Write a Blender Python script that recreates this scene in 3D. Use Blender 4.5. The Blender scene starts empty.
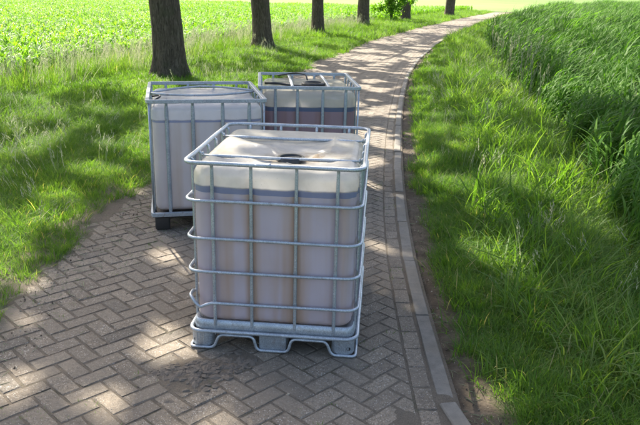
import bpy, math, random
import numpy as np
from mathutils import Matrix, Vector, noise

random.seed(7)
RNG = np.random.default_rng(7)
SC = bpy.context.scene
COL = SC.collection

# ------------------------------------------------------------------ camera
CAM_H, PITCH, ROLL, FPX = 2.066, 0.311, 0.025, 688.42
cd = bpy.data.cameras.new('camera')
cam = bpy.data.objects.new('camera', cd)
COL.objects.link(cam)
_c, _s = math.cos(PITCH), math.sin(PITCH)
FW = np.array([0, _c, -_s]); _up = np.array([0, _s, _c]); _rt = np.array([1.0, 0, 0])
RT = math.cos(ROLL) * _rt + math.sin(ROLL) * _up
UP = -math.sin(ROLL) * _rt + math.cos(ROLL) * _up
cam.matrix_world = Matrix(((RT[0], UP[0], -FW[0], 0), (RT[1], UP[1], -FW[1], 0), (RT[2], UP[2], -FW[2], CAM_H), (0, 0, 0, 1)))
cd.sensor_width = 36
cd.lens = 36 * FPX / 640
cd.clip_start = 0.05
cd.clip_end = 6000
SC.camera = cam

# ------------------------------------------------------------------ light
SUN_AZ = math.radians(-27)      # measured from +Y, negative = left of the view
SUN_EL = math.radians(43)
SUN_DIR = np.array([math.sin(SUN_AZ) * math.cos(SUN_EL), math.cos(SUN_AZ) * math.cos(SUN_EL), math.sin(SUN_EL)])
w = bpy.data.worlds.new('World'); SC.world = w; w.use_nodes = True
nt = w.node_tree
sky = nt.nodes.new('ShaderNodeTexSky'); sky.sky_type = 'NISHITA'; sky.sun_disc = False
sky.sun_elevation = SUN_EL
sky.sun_rotation = SUN_AZ
sky.dust_density = 4.0; sky.air_density = 1.0; sky.ozone_density = .6
bg = nt.nodes['Background']; bg.inputs['Strength'].default_value = 0.105
nt.links.new(sky.outputs[0], bg.inputs['Color'])
sl = bpy.data.lights.new('sun', 'SUN'); sl.energy = 4.9; sl.angle = math.radians(0.5); sl.color = (1.0, 0.92, 0.79)
so = bpy.data.objects.new('sun', sl); COL.objects.link(so)
so.rotation_euler = Vector(SUN_DIR).to_track_quat('Z', 'Y').to_euler()
so.location = Vector(SUN_DIR) * 60
SC.view_settings.view_transform = 'Standard'
SC.view_settings.look = 'None'
SC.view_settings.gamma = 1
SC.view_settings.exposure = 1.9


def project(P):
    d = np.asarray(P, float) - np.array([0, 0, CAM_H])
    z = d @ FW
    return np.stack([320 + FPX * (d @ RT) / z, 212.5 - FPX * (d @ UP) / z, z], -1)


def ground_at(px, py, z=0.0):
    d = FW * FPX + RT * (px - 320) + UP * (212.5 - py)
    t = (z - CAM_H) / d[2]
    return np.array([d[0] * t, d[1] * t])


# ------------------------------------------------------------------ object helpers
def tag(o, label=None, cat=None, group=None, kind=None):
    if label: o['label'] = label
    if cat: o['category'] = cat
    if group: o['group'] = group
    if kind: o['kind'] = kind
    return o


def empty(name, loc=(0, 0, 0), rz=0.0):
    o = bpy.data.objects.new(name, None)
    o.location = loc; o.rotation_euler = (0, 0, rz)
    o.empty_display_size = 0.2
    COL.objects.link(o)
    return o


class MB:
    """collects geometry, becomes ONE mesh object"""
    def __init__(self):
        self.v = []; self.f = []; self.n = 0; self.rnd = []

    def add(self, v, f, rnd=None):
        v = np.asarray(v, float).reshape(-1, 3)
        f = np.asarray(f, np.int64)
        self.v.append(v)
        self.f.append(f + self.n)
        self.n += len(v)
        self.rnd.append(np.full(len(v), random.random() if rnd is None else rnd) if np.isscalar(rnd) or rnd is None else np.asarray(rnd))
        return self

    def mesh(self, name, smooth=True, sharp=None):
        me = bpy.data.meshes.new(name)
        V = np.concatenate(self.v)
        counts = []; loops = []
        for f in self.f:
            if f.size == 0: continue
            counts.append(np.full(f.shape[0], f.shape[1])); loops.append(f.ravel())
        counts = np.concatenate(counts); loops = np.concatenate(loops)
        me.vertices.add(len(V)); me.vertices.foreach_set('co', V.astype(np.float32).ravel())
        me.loops.add(len(loops)); me.loops.foreach_set('vertex_index', loops.astype(np.int32))
        me.polygons.add(len(counts))
        st = np.concatenate([[0], np.cumsum(counts)[:-1]])
        me.polygons.foreach_set('loop_start', st.astype(np.int32))
        me.polygons.foreach_set('use_smooth', np.full(len(counts), smooth))
        a = me.attributes.new('rnd', 'FLOAT', 'POINT')
        a.data.foreach_set('value', np.concatenate(self.rnd).astype(np.float32))
        me.update(calc_edges=True)
        me.validate()
        if smooth and sharp:
            me.set_sharp_from_angle(angle=math.radians(sharp))
        return me

    def build(self, name, mat, parent=None, smooth=True, sharp=None):
        me = self.mesh(name, smooth, sharp)
        if mat: me.materials.append(mat)
        o = bpy.data.objects.new(name, me)
        COL.objects.link(o)
        if parent: o.parent = parent
        return o


def norm(v):
    return v / np.maximum(np.linalg.norm(v, axis=-1, keepdims=True), 1e-9)


def tube(mb, pts, r, n=10, closed=False, ref=(0, 0, 1), square=False, flat=None, cap=True, rnd=None):
    """sweep along pts; r scalar or array; flat=(a,b) scale of the section along (side, ref)"""
    P = np.asarray(pts, float); m = len(P)
    if closed:
        T = norm(np.roll(P, -1, 0) - np.roll(P, 1, 0))
    else:
        T = np.empty_like(P); T[1:-1] = P[2:] - P[:-2]; T[0] = P[1] - P[0]; T[-1] = P[-1] - P[-2]; T = norm(T)
    ref = np.asarray(ref, float)
    S = np.cross(T, ref)
    S = norm(S); U = np.cross(S, T)
    r = np.broadcast_to(np.asarray(r, float), (m,))
    if square:
        k = 0.82
        ang = [(1, k), (k, 1), (-k, 1), (-1, k), (-1, -k), (-k, -1), (k, -1), (1, -k)]
        n = 8
        ca = np.array([a[0] for a in ang]); sa = np.array([a[1] for a in ang])
    else:
        th = np.arange(n) * 2 * math.pi / n
        ca = np.cos(th); sa = np.sin(th)
    fa = np.ones((m, 2)) if flat is None else np.broadcast_to(np.asarray(flat, float), (m, 2))
    V = P[:, None, :] + (r[:, None] * fa[:, 0:1] * ca)[..., None] * S[:, None, :] + (r[:, None] * fa[:, 1:2] * sa)[..., None] * U[:, None, :]
    V = V.reshape(-1, 3)
    i = np.arange(m if closed else m - 1)[:, None]; j = np.arange(n)[None, :]
    i2 = (i + 1) % m; j2 = (j + 1) % n
    F = np.stack([i * n + j, i * n + j2, i2 * n + j2, i2 * n + j], -1).reshape(-1, 4)
    mb.add(V, F, rnd)
    if not closed and cap:
        base = mb.n - len(V)
        mb.f.append(np.array([np.arange(n)[::-1] + base])); mb.f.append(np.array([np.arange(n) + base + (m - 1) * n]))
    return mb


def rrect(W, D, r, nc=8, ns=6):
    """closed rounded rectangle, counter-clockwise, (k,2) points and normals"""
    pts = []; nr = []
    cs = [(W / 2 - r, -D / 2 + r, -90), (W / 2 - r, D / 2 - r, 0), (-W / 2 + r, D / 2 - r, 90), (-W / 2 + r, -D / 2 + r, 180)]
    for k, (cx, cy, a0) in enumerate(cs):
        for q in range(nc + 1):
            a = math.radians(a0 + 90 * q / nc)
            pts.append((cx + r * math.cos(a), cy + r * math.sin(a))); nr.append((math.cos(a), math.sin(a)))
        nx, ny, na = cs[(k + 1) % 4]
        a = math.radians(na); e = np.array([nx + r * math.cos(a), ny + r * math.sin(a)]); b = np.array(pts[-1]); nn = nr[-1]
        for q in range(1, ns):
            pts.append(tuple(b + (e - b) * q / ns)); nr.append(nn)
    return np.array(pts), np.array(nr)


def box(mb, c, s, bev=0.0, rz=0.0, rnd=None):
    x, y, z = [q / 2 for q in s]; b = min(bev, x * .9, y * .9, z * .9)
    if b <= 0:
        V = np.array([[i, j, k] for k in (-z, z) for j in (-y, y) for i in (-x, x)])
        F = [[0, 2, 3, 1], [4, 5, 7, 6], [0, 1, 5, 4], [2, 6, 7, 3], [0, 4, 6, 2], [1, 3, 7, 5]]
        Fs = [np.array(F)]
    else:
        L = []
        for zz, ins in ((-z, b), (-z + b, 0), (z - b, 0), (z, b)):
            X, Y = x - ins, y - ins
            q = b if ins == 0 else b * .5
            L += [(X, -Y + q, zz), (X, Y - q, zz), (X - q, Y, zz), (-X + q, Y, zz), (-X, Y - q, zz), (-X, -Y + q, zz), (-X + q, -Y, zz), (X - q, -Y, zz)]
        V = np.array(L)
        F = [[a * 8 + j, a * 8 + (j + 1) % 8, (a + 1) * 8 + (j + 1) % 8, (a + 1) * 8 + j] for a in range(3) for j in range(8)]
        Fs = [np.array(F), np.array([[7, 6, 5, 4, 3, 2, 1, 0]]), np.array([[24 + q for q in range(8)]])]
    c_, s_ = math.cos(rz), math.sin(rz)
    V = V @ np.array([[c_, s_, 0], [-s_, c_, 0], [0, 0, 1]]) + np.array(c)
    n0 = mb.n
    mb.add(V, Fs[0], rnd)
    for f in Fs[1:]: mb.f.append(f + n0)
    return mb


# ------------------------------------------------------------------ materials
def mat_new(name):
    m = bpy.data.materials.new(name); m.use_nodes = True
    n = m.node_tree
    for q in list(n.nodes): n.nodes.remove(q)
    return m, n


class N:
    """tiny node helper"""
    def __init__(self, name):
        self.m, self.t = mat_new(name)

    def n(self, typ, **kw):
        o = self.t.nodes.new('ShaderNode' + typ)
        for k, v in kw.items():
            if k.startswith('_'): setattr(o, k[1:], v)
        return o

    def link(self, a, b): self.t.links.new(a, b)

    def out(self, sh, disp=None):
        o = self.n('OutputMaterial'); self.link(sh, o.inputs['Surface'])
        return self.m

    def val(self, sock, v):
        if hasattr(v, 'links') or isinstance(v, bpy.types.NodeSocket): self.link(v, sock)
        else: sock.default_value = v

    def coord(self, kind='Object'):
        return self.n('TexCoord').outputs[kind]

    def pos(self):
        return self.n('NewGeometry').outputs['Position']

    def attr(self, name='rnd'):
        a = self.n('Attribute'); a.attribute_name = name
        return a.outputs['Fac']

    def mapping(self, vec, scale=(1, 1, 1)):
        m = self.n('Mapping'); self.link(vec, m.inputs['Vector']); m.inputs['Scale'].default_value = scale
        return m.outputs[0]

    def noise(self, vec, scale, detail=4, rough=.55, dist=0.0, color=False):
        q = self.n('TexNoise'); self.link(vec, q.inputs['Vector'])
        q.inputs['Scale'].default_value = scale; q.inputs['Detail'].default_value = detail; q.inputs['Roughness'].default_value = rough
        q.inputs['Distortion'].default_value = dist
        return q.outputs['Color' if color else 'Fac']

    def voro(self, vec, scale, feature='F1', out='Distance'):
        q = self.n('TexVoronoi'); q.feature = feature; self.link(vec, q.inputs['Vector']); q.inputs['Scale'].default_value = scale
        return q.outputs[out]

    def ramp(self, fac, stops):
        r = self.n('ValToRGB'); self.link(fac, r.inputs['Fac'])
        e = r.color_ramp.elements
        while len(e) < len(stops): e.new(.5)
        for el, (p, c) in zip(e, stops):
            el.position = p
            el.color = (c, c, c, 1) if isinstance(c, (int, float)) else (*c, 1)
        return r.outputs['Color']

    def mix(self, fac, a, b, mode='MIX'):
        q = self.n('Mix'); q.data_type = 'RGBA'; q.blend_type = mode
        self.val(q.inputs[0], fac)
        for s, v in ((q.inputs[6], a), (q.inputs[7], b)):
            if isinstance(v, tuple): s.default_value = (*v, 1) if len(v) == 3 else v
            else: self.link(v, s)
        return q.outputs[2]

    def math(self, op, a, b=0.0, c=None, clamp=False):
        q = self.n('Math'); q.operation = op; q.use_clamp = clamp
        self.val(q.inputs[0], a); self.val(q.inputs[1], b)
        if c is not None: self.val(q.inputs[2], c)
        return q.outputs[0]

    def maprange(self, v, a, b, c=0.0, d=1.0):
        q = self.n('MapRange'); self.link(v, q.inputs[0])
        q.inputs[1].default_value = a; q.inputs[2].default_value = b; q.inputs[3].default_value = c; q.inputs[4].default_value = d
        return q.outputs[0]

    def bump(self, h, strength=.5, dist=.01, normal=None):
        b = self.n('Bump'); self.link(h, b.inputs['Height']); b.inputs['Strength'].default_value = strength; b.inputs['Distance'].default_value = dist
        if normal: self.link(normal, b.inputs['Normal'])
        return b.outputs[0]

    def bsdf(self, color, rough=.6, metal=0.0, normal=None, spec=.5, **kw):
        p = self.n('BsdfPrincipled')
        if isinstance(color, tuple): p.inputs['Base Color'].default_value = (*color, 1)
        else: self.link(color, p.inputs['Base Color'])
        self.val(p.inputs['Roughness'], rough); self.val(p.inputs['Metallic'], metal)
        p.inputs['Specular IOR Level'].default_value = spec
        if normal: self.link(normal, p.inputs['Normal'])
        return p.outputs[0]

    def mixsh(self, fac, a, b):
        q = self.n('MixShader'); self.val(q.inputs[0], fac); self.link(a, q.inputs[1]); self.link(b, q.inputs[2])
        return q.outputs[0]

    def translucent(self, color, normal=None):
        q = self.n('BsdfTranslucent')
        if isinstance(color, tuple): q.inputs[0].default_value = (*color, 1)
        else: self.link(color, q.inputs[0])
        return q.outputs[0]


def m_leafy(name, stops, trans=.45, tcol=(1.25, 1.35, .55), patch=None, rough=.55, dry=None, spec=.25):
    k = N(name)
    oi = k.n('ObjectInfo').outputs['Random']
    a = k.attr('rnd')
    f = k.math('FRACT', k.math('ADD', a, k.math('MULTIPLY', oi, .37)))
    pn = k.noise(k.pos(), .9, 3)
    f2 = k.math('ADD', k.math('MULTIPLY', f, .6), k.math('MULTIPLY', k.maprange(pn, .3, .7), .4))
    col = k.ramp(f2, stops)
    if dry is not None:
        col = k.mix(k.math('GREATER_THAN', a, 1 - dry), col, (.34, .31, .17))
    gz = k.n('BsdfPrincipled')
    t = k.mix(1.0, col, (*tcol, 1.0), 'MULTIPLY')
    p = k.bsdf(col, rough, spec=spec)
    return k.out(k.mixsh(trans, p, k.translucent(t)))


M = {}
M['grass'] = m_leafy('grass_blades', [(0.0, (.050, .118, .018)), (.45, (.090, .185, .028)), (.8, (.150, .240, .058)), (1.0, (.25, .30, .12))], .55, (1.35, 1.4, .45), dry=.02)
M['grass_straw'] = m_leafy('dry_grass', [(0.0, (.20, .25, .12)), (.5, (.33, .36, .22)), (1.0, (.48, .48, .36))], .35, (1, 1, .9))
M['reed'] = m_leafy('reed_blades', [(0.0, (.045, .125, .018)), (.5, (.085, .20, .028)), (1.0, (.15, .28, .045))], .6, (1.35, 1.4, .5), dry=.02, spec=.12)
M['maize'] = m_leafy('maize_leaves', [(0.0, (.060, .17, .018)), (.5, (.110, .25, .026)), (1.0, (.18, .33, .045))], .55, (1.6, 1.55, .4), rough=.5)
M['crown'] = m_leafy('tree_leaves', [(0.0, (.03, .08, .014)), (.5, (.05, .12, .02)), (1.0, (.09, .17, .03))], .35, (1.2, 1.3, .5))


def m_galv(name, tone=1.0, rust=.12, rough=.42):
    k = N(name)
    oc = k.coord(); n1 = k.noise(oc, 60, 4, .6); n2 = k.noise(oc, 9, 5, .6)
    v = k.voro(oc, 120)
    c = k.ramp(n2, [(.25, (.38 * tone, .42 * tone, .46 * tone)), (.6, (.58 * tone, .63 * tone, .68 * tone)), (.85, (.72 * tone, .77 * tone, .81 * tone))])
    c = k.mix(k.ramp(k.noise(oc, 170, 4, .8), [(.42, 0.0), (.6, .75)]), c, (.22, .25, .28)); c = k.mix(k.math('MULTIPLY', v, .35), c, (.25, .28, .31))
    r = k.ramp(k.noise(oc, 23, 6, .7), [(.56, 0.0), (.66, 1.0)])
    c = k.mix(k.math('MULTIPLY', r, rust * 3), c, (.20, .14, .10))
    return k.out(k.bsdf(c, k.maprange(n1, .3, .7, rough - .1, rough + .15), .55, k.bump(n1, .25, .002)))


M['galv'] = m_galv('galvanised_steel')
M['galv_dull'] = m_galv('weathered_galvanised_steel', .85, .2, .5)


def m_shell(name, tint, alpha=.5, dirt=.3, fill=1.0, stain=False):
    k = N(name)
    oc = k.coord()
    n = k.noise(oc, 5, 5, .6)
    st = k.noise(k.mapping(oc, (9, 9, .9)), 2.0, 4)
    c = k.mix(k.math('MULTIPLY', k.ramp(n, [(.45, 0.0), (.75, 1.0)]), dirt), tint, (.42, .36, .25))
    c = k.mix(k.math('MULTIPLY', k.ramp(st, [(.55, 0.0), (.8, 1.0)]), dirt * .6), c, (.50, .44, .33))
    sx = k.n('SeparateXYZ'); k.link(oc, sx.inputs[0])
    gr = k.math('MULTIPLY', k.maprange(sx.outputs[2], .17, .42, 1, 0), k.ramp(k.noise(oc, 26, 6, .75), [(.50, 0.0), (.62, 1.0)]), clamp=True)
    c = k.mix(k.math('MULTIPLY', gr, .8), c, (.26, .15, .08))
    sp = k.ramp(k.voro(oc, 38), [(.03, 1.0), (.09, 0.0)])
    c = k.mix(k.math('MULTIPLY', sp, .5), c, (.20, .16, .11))
    if stain:
        m = k.n('Mapping'); k.link(oc, m.inputs['Vector']); m.inputs['Location'].default_value = (-.14, .27, -1.08); m.inputs['Scale'].default_value = (1, 1.5, 1)
        ln = k.n('VectorMath'); ln.operation = 'LENGTH'; k.link(m.outputs[0], ln.inputs[0])
        q = k.math('MULTIPLY', k.maprange(ln.outputs[1], .06, .34, 1, 0), k.ramp(k.noise(oc, 13, 6, .7), [(.42, 0.0), (.58, 1.0)]), clamp=True)
        c = k.mix(k.math('MULTIPLY', q, .8), c, (.36, .22, .08))
    b = k.bump(k.noise(oc, 7, 3), .5, .02)
    p = k.bsdf(c, .27, 0, b, .6)
    t = k.translucent(c)
    s = k.mixsh(.42, p, t)
    tr = k.n('BsdfTransparent'); tr.inputs[0].default_value = (1.0, .98, .94, 1)
    sz = k.n('SeparateXYZ'); k.link(oc, sz.inputs[0])
    zz = k.math('ADD', sz.outputs[2], k.maprange(k.noise(oc, 9, 3, .5), .3, .7, -.004, .004))
    wet = k.maprange(zz, fill - .006, fill + .006, .88, alpha)      # the wetted wall is clearer than the dry one
    return k.out(k.mixsh(wet, s, tr.outputs[0]))


def m_liquid(name, c1, c2):
    k = N(name)
    oc = k.coord()
    n = k.noise(k.mapping(oc, (5.5, 5.5, .2)), 1.0, 3)
    c = k.mix(k.ramp(n, [(.40, 0.0), (.56, 1.0)]), c1, c2)  # second colour paints lilac sky reflections on the flutes into the liquid
    c = k.mix(k.math('MULTIPLY', k.ramp(k.noise(oc, 3, 5), [(.4, 0.0), (.7, 1.0)]), .25), c, (c1[0] * .75, c1[1] * .68, c1[2] * .62))
    return k.out(k.mixsh(.3, k.bsdf(c, .4, 0), k.translucent(c)))


def m_plain(name, col, rough=.6, bump=.3, scale=80, var=.3, metal=0):
    k = N(name); oc = k.coord(); n = k.noise(oc, scale, 5, .6); n2 = k.noise(oc, scale / 12, 4)
    c = k.mix(k.math('MULTIPLY', n2, var), col, tuple(min(1, q * 1.9 + .02) for q in col))
    return k.out(k.bsdf(c, rough, metal, k.bump(n, bump, .003)))


M['black'] = m_plain('black_plastic', (.014, .014, .015), .38)
M['black_foot'] = m_plain('dusty_black_plastic', (.03, .028, .026), .6)


def m_bark():
    k = N('bark'); oc = k.coord()
    f = k.noise(k.mapping(oc, (22, 22, 5)), 1.0, 8, .75, .8)
    n2 = k.noise(oc, 2.2, 4)
    c = k.ramp(f, [(.33, (.035, .027, .019)), (.5, (.12, .092, .066)), (.68, (.22, .175, .13))])
    c = k.mix(k.math('MULTIPLY', k.ramp(n2, [(.5, 0.0), (.7, 1.0)]), .5), c, (.07, .085, .035))
    return k.out(k.bsdf(c, .85, 0, k.bump(f, 1.0, .06), .2))


M['bark'] = m_bark()


def m_brick():
    k = N('concrete_paving_brick'); g = k.pos(); a = k.attr('rnd')
    base = k.ramp(a, [(0.0, (.150, .126, .098)), (.35, (.178, .151, .118)), (.7, (.198, .168, .131)), (.93, (.22, .186, .143)), (1.0, (.125, .110, .09))])
    n1 = k.noise(g, 34, 6, .7)
    c = k.mix(.85, base, k.ramp(k.math('ADD', k.math('MULTIPLY', n1, .5), k.math('MULTIPLY', k.noise(g, 150, 4, .8), .5)), [(.38, (.30, .29, .28)), (.62, (1.0, .98, .95))]), 'MULTIPLY')
    c = k.mix(1.0, c, (1.45, 1.45, 1.45, 1), 'MULTIPLY')
    # exposed aggregate
    w = k.ramp(k.voro(g, 120), [(.34, 1.0), (.50, 0.0)])
    wn = k.n('TexVoronoi'); k.link(g, wn.inputs['Vector']); wn.inputs['Scale'].default_value = 120
    sp = k.n('SeparateColor'); k.link(wn.outputs['Color'], sp.inputs[0])
    pick = k.ramp(sp.outputs[0], [(.52, 0.0), (.80, 1.0)])
    dark = k.ramp(sp.outputs[1], [(.45, 0.0), (.60, 1.0)])
    m1 = k.math('MULTIPLY', w, pick)
    worn = k.ramp(k.noise(g, 3.1, 3), [(.38, .45), (.6, 1.0)])
    c = k.mix(k.math('MULTIPLY', m1, worn), c, (.47, .44, .39))
    c = k.mix(k.math('MULTIPLY', k.math('MULTIPLY', w, dark), .75), c, (.060, .055, .050))
    # dust and dirt lying on the path
    d = k.ramp(k.noise(g, 2.1, 6, .65), [(.44, 0.0), (.62, 1.0)])
    c = k.mix(k.math('MULTIPLY', d, .65), c, (.195, .165, .128))
    h = k.math('ADD', k.math('MULTIPLY', k.noise(g, 160, 4, .7), .6), k.math('MULTIPLY', k.noise(g, 28, 3), .6))
    return k.out(k.bsdf(c, .85, 0, k.bump(h, 1.0, .010), .3))


M['brick'] = m_brick()


def m_kerb():
    k = N('kerb_concrete'); g = k.pos(); a = k.attr('rnd')
    n = k.noise(g, 12, 6, .65)
    c = k.ramp(n, [(.35, (.15, .136, .116)), (.65, (.24, .22, .19))])
    c = k.mix(k.math('MULTIPLY', a, .35), c, (.26, .24, .205))
    c = k.mix(k.math('MULTIPLY', k.ramp(k.noise(g, 3.0, 5), [(.5, 0.0), (.68, 1.0)]), .5), c, (.17, .14, .10))
    return k.out(k.bsdf(c, .85, 0, k.bump(k.math('ADD', k.noise(g, 140, 5, .8), k.noise(g, 25, 5, .7)), .9, .008), .3))


M['kerb'] = m_kerb()


def soil_color(k, g):
    n = k.noise(g, 7, 8, .7); n2 = k.noise(g, 60, 5, .7)
    c = k.ramp(n, [(.3, (.045, .035, .025)), (.5, (.085, .067, .048)), (.72, (.15, .12, .088))])
    c = k.mix(.6, c, k.ramp(n2, [(.3, (.35, .35, .35)), (.7, (1, 1, 1))]), 'MULTIPLY')
    c = k.mix(1.0, c, (1.3, 1.3, 1.3, 1), 'MULTIPLY')
    sp = k.ramp(k.voro(g, 70), [(.12, 1.0), (.2, 0.0)])
    pick = k.ramp(k.noise(g, 40, 2), [(.56, 0.0), (.6, 1.0)])
    return k.mix(k.math('MULTIPLY', sp, pick), c, (.30, .26, .20)), n2


def m_bed():
    k = N('sandy_dirt'); g = k.pos()
    c, n2 = soil_color(k, g)
    c = k.mix(.72, c, (.32, .276, .22)); c = k.mix(.55, c, k.ramp(k.noise(g, 130, 5, .8), [(.38, (.50, .49, .47)), (.62, (1.3, 1.28, 1.25))]), 'MULTIPLY')
    moss = k.ramp(k.noise(g, 4.5, 5, .6), [(.56, 0.0), (.66, 1.0)])
    c = k.mix(k.math('MULTIPLY', moss, .35), c, (.075, .085, .04))
    # far along the path the bricks blend in
    return k.out(k.bsdf(c, .95, 0, k.bump(k.math('ADD', n2, k.noise(g, 120, 5, .8)), 1.0, .02), .15))


M['bed'] = m_bed()


def m_ground():
    k = N('verge_and_field_ground'); g = k.pos()
    c, n2 = soil_color(k, g)
    green = k.ramp(k.noise(g, 1.7, 6, .7), [(.3, (.035, .065, .014)), (.6, (.07, .12, .024)), (.8, (.12, .15, .045))])
    a = k.attr('rnd')          # 0 bare soil, 1 grass floor, 2 far pale field
    c = k.mix(k.math('MINIMUM', a, 1.0), c, green)
    n3 = k.noise(k.mapping(g, (.05, .4, 1)), 1.0, 5)
    pale = k.ramp(n3, [(.3, (.085, .17, .035)), (.5, (.13, .22, .05)), (.7, (.20, .26, .09))])
    c = k.mix(k.math('SUBTRACT', a, 1.0, clamp=True), c, pale)
    return k.out(k.bsdf(c, .95, 0, k.bump(n2, .8, .01), .15))


M['ground'] = m_ground()
M['clod'] = m_plain('dried_mud', (.125, .105, .083), .95, .8, 60, .35)


def m_chip():
    k = N('pebbles_and_chips'); a = k.attr('rnd'); oi = k.n('ObjectInfo').outputs['Random']
    c = k.ramp(k.math('FRACT', k.math('ADD', a, oi)), [(0.0, (.07, .05, .035)), (.4, (.16, .12, .08)), (.75, (.30, .25, .18)), (1.0, (.48, .44, .37))])
    return k.out(k.bsdf(c, .85))


M['chip'] = m_chip()

# ------------------------------------------------------------------ path geometry
_ry = np.array([-12, 0, 1.5, 3.24, 4.3, 5.0, 5.97, 6.93, 8.2, 10.8, 14.0, 18.6, 23.0, 31.5, 41.4, 58.0, 75.0, 100.0, 130.0])
_rx = np.array([.95, .79, .76, .735, .735, .755, .80, .87, .985, 1.24, 1.62, 2.27, 3.10, 5.05, 7.85, 13.0, 18.6, 27.5, 39.0])
yy = np.arange(-10, 125, .05)
xx = np.interp(yy, _ry, _rx)
for wdt in (21, 31):
    kx = np.pad(xx, wdt, mode='reflect', reflect_type='odd'); xx = np.convolve(kx, np.ones(wdt * 2 + 1) / (wdt * 2 + 1), 'same')[wdt:-wdt]
_seg = np.hypot(np.diff(xx), np.diff(yy)); SS = np.concatenate([[0], np.cumsum(_seg)])
S0 = np.interp(0, yy, SS); SS = SS - S0          # s = 0 at y = 0
_tx = np.gradient(xx, SS); _ty = np.gradient(yy, SS)
PW = 2.87


def path_pt(s, t):
    """s along, t metres left of the outer kerb edge"""
    x = np.interp(s, SS, xx); y = np.interp(s, SS, yy); a = np.interp(s, SS, _tx); b = np.interp(s, SS, _ty)
    return x - b * t, y + a * t, np.arctan2(b, a)


def path_t(x, y):
    """signed distance to the left of the kerb line (negative = right of path), vectorised"""
    x = np.asarray(x, float); y = np.asarray(y, float)
    yq = np.clip(y, -9.9, 124.8)
    # one Newton-like refinement of the foot point
    s = np.interp(yq, yy, SS)
    for _ in range(4):
        px = np.interp(s, SS, xx); py = np.interp(s, SS, yy); a = np.interp(s, SS, _tx); b = np.interp(s, SS, _ty)
        s = s + (x - px) * a + (y - py) * b
        s = np.clip(s, SS[0], SS[-1])
    px = np.interp(s, SS, xx); py = np.interp(s, SS, yy); a = np.interp(s, SS, _tx); b = np.interp(s, SS, _ty)
    return -(x - px) * b + (y - py) * a, s


_P = RNG.random((64, 64))


def vnoise(x, y, sc=1.0, oct=4, seed=0):
    """cheap tiling value noise, 0..1"""
    x = np.asarray(x, float) * sc + 17.3 * seed; y = np.asarray(y, float) * sc + 9.1 * seed
    o = 0; amp = 1; tot = 0
    for _ in range(oct):
        xi = np.floor(x).astype(int); yi = np.floor(y).astype(int); fx = x - xi; fy = y - yi
        fx = fx * fx * (3 - 2 * fx); fy = fy * fy * (3 - 2 * fy)
        A = _P[xi % 64, yi % 64]; B = _P[(xi + 1) % 64, yi % 64]; C = _P[xi % 64, (yi + 1) % 64]; D = _P[(xi + 1) % 64, (yi + 1) % 64]
        o = o + amp * ((A * (1 - fx) + B * fx) * (1 - fy) + (C * (1 - fx) + D * fx) * fy); tot += amp
        amp *= .5; x = x * 2.03 + 5.1; y = y * 2.03 + 3.7
    return o / tot


REED_OFF = lambda s: np.interp(s, [-5, 5, 7, 11, 17, 24, 31, 45, 90], [1.7, 1.85, 2.05, 2.35, 2.45, 2.3, 1.95, 2.2, 2.4])   # distance right of kerb where reeds begin
FIELD_OFF = lambda s: np.interp(s, [-5, 5, 16, 24, 30, 38, 52, 90], [7.5, 7.2, 5.6, 5.2, 4.9, 4.6, 4.2, 3.5])         # distance left of kerb+PW where maize begins


def ground_z(x, y):
    t, s = path_t(x, y)
    r = -t                                     # metres right of kerb
    l = t - PW
    z = np.where((r < 0) & (l < 0), -.05, -.012)
    z = z + np.where(r > .05, .03 * (vnoise(x, y, 2.2, 4, 1) - .35) * np.clip((r - .05) / .3, 0, 1), 0)
    z = z + np.where(l > 0, .05 * (vnoise(x, y, 1.3, 4, 2) - .25) * np.clip(l / .5, 0, 1), 0)
    ro = REED_OFF(s)
    z = z - .35 * np.clip((r - ro + .5) / 1.6, 0, 1) * np.clip((ro + 7 - r) / 2, 0, 1)
    z = z - .08 * np.clip((l - 4.5) / 2, 0, 1)
    return z


def grid_mesh(mb, X, Y, Z, rnd):
    h, w_ = X.shape
    V = np.stack([X, Y, Z], -1).reshape(-1, 3)
    i = np.arange(h - 1)[:, None]; j = np.arange(w_ - 1)[None, :]
    F = np.stack([i * w_ + j, i * w_ + j + 1, (i + 1) * w_ + j + 1, (i + 1) * w_ + j], -1).reshape(-1, 4)
    mb.add(V, F, rnd.ravel())
    return mb


def axis(segs):
    o = []
    for a, b, st in segs: o.append(np.arange(a, b, st))
    o.append([segs[-1][1]])
    return np.concatenate(o)


gx = axis([(-2500, -300, 400), (-300, -60, 40), (-60, -14, 4), (-14, -6, .5), (-6, 4, .09), (4, 14, .4), (14, 40, 3), (40, 300, 40), (300, 2500, 400)])
gy = axis([(-300, -20, 40), (-20, 1.5, 2), (1.5, 9, .09), (9, 20, .3), (20, 70, .8), (70, 130, 4), (130, 400, 30), (400, 3400, 400)])
GX, GY = np.meshgrid(gx, gy)
GZ = ground_z(GX, GY)
t_, s_ = path_t(GX, GY)
r_ = -t_; l_ = t_ - PW
bare_r = np.clip((r_ - (.05 + .24 * vnoise(GX, GY, 1.4, 3, 5))) / .12, 0, 1)
bare_l = np.clip((l_ - (-.1 + .42 * vnoise(GX, GY, 1.1, 3, 6))) / .2, 0, 1)
far_pale = np.clip((GY - (96 + GX * .12)) / 4, 0, 1) * np.where(GX > 60, .6, 1)
A = np.where(r_ > 0, bare_r, bare_l)
A = np.where(far_pale > 0, 1 + far_pale, A)
g = grid_mesh(MB(), GX, GY, GZ, A).build('ground', M['ground'])
tag(g, kind='structure')

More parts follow.
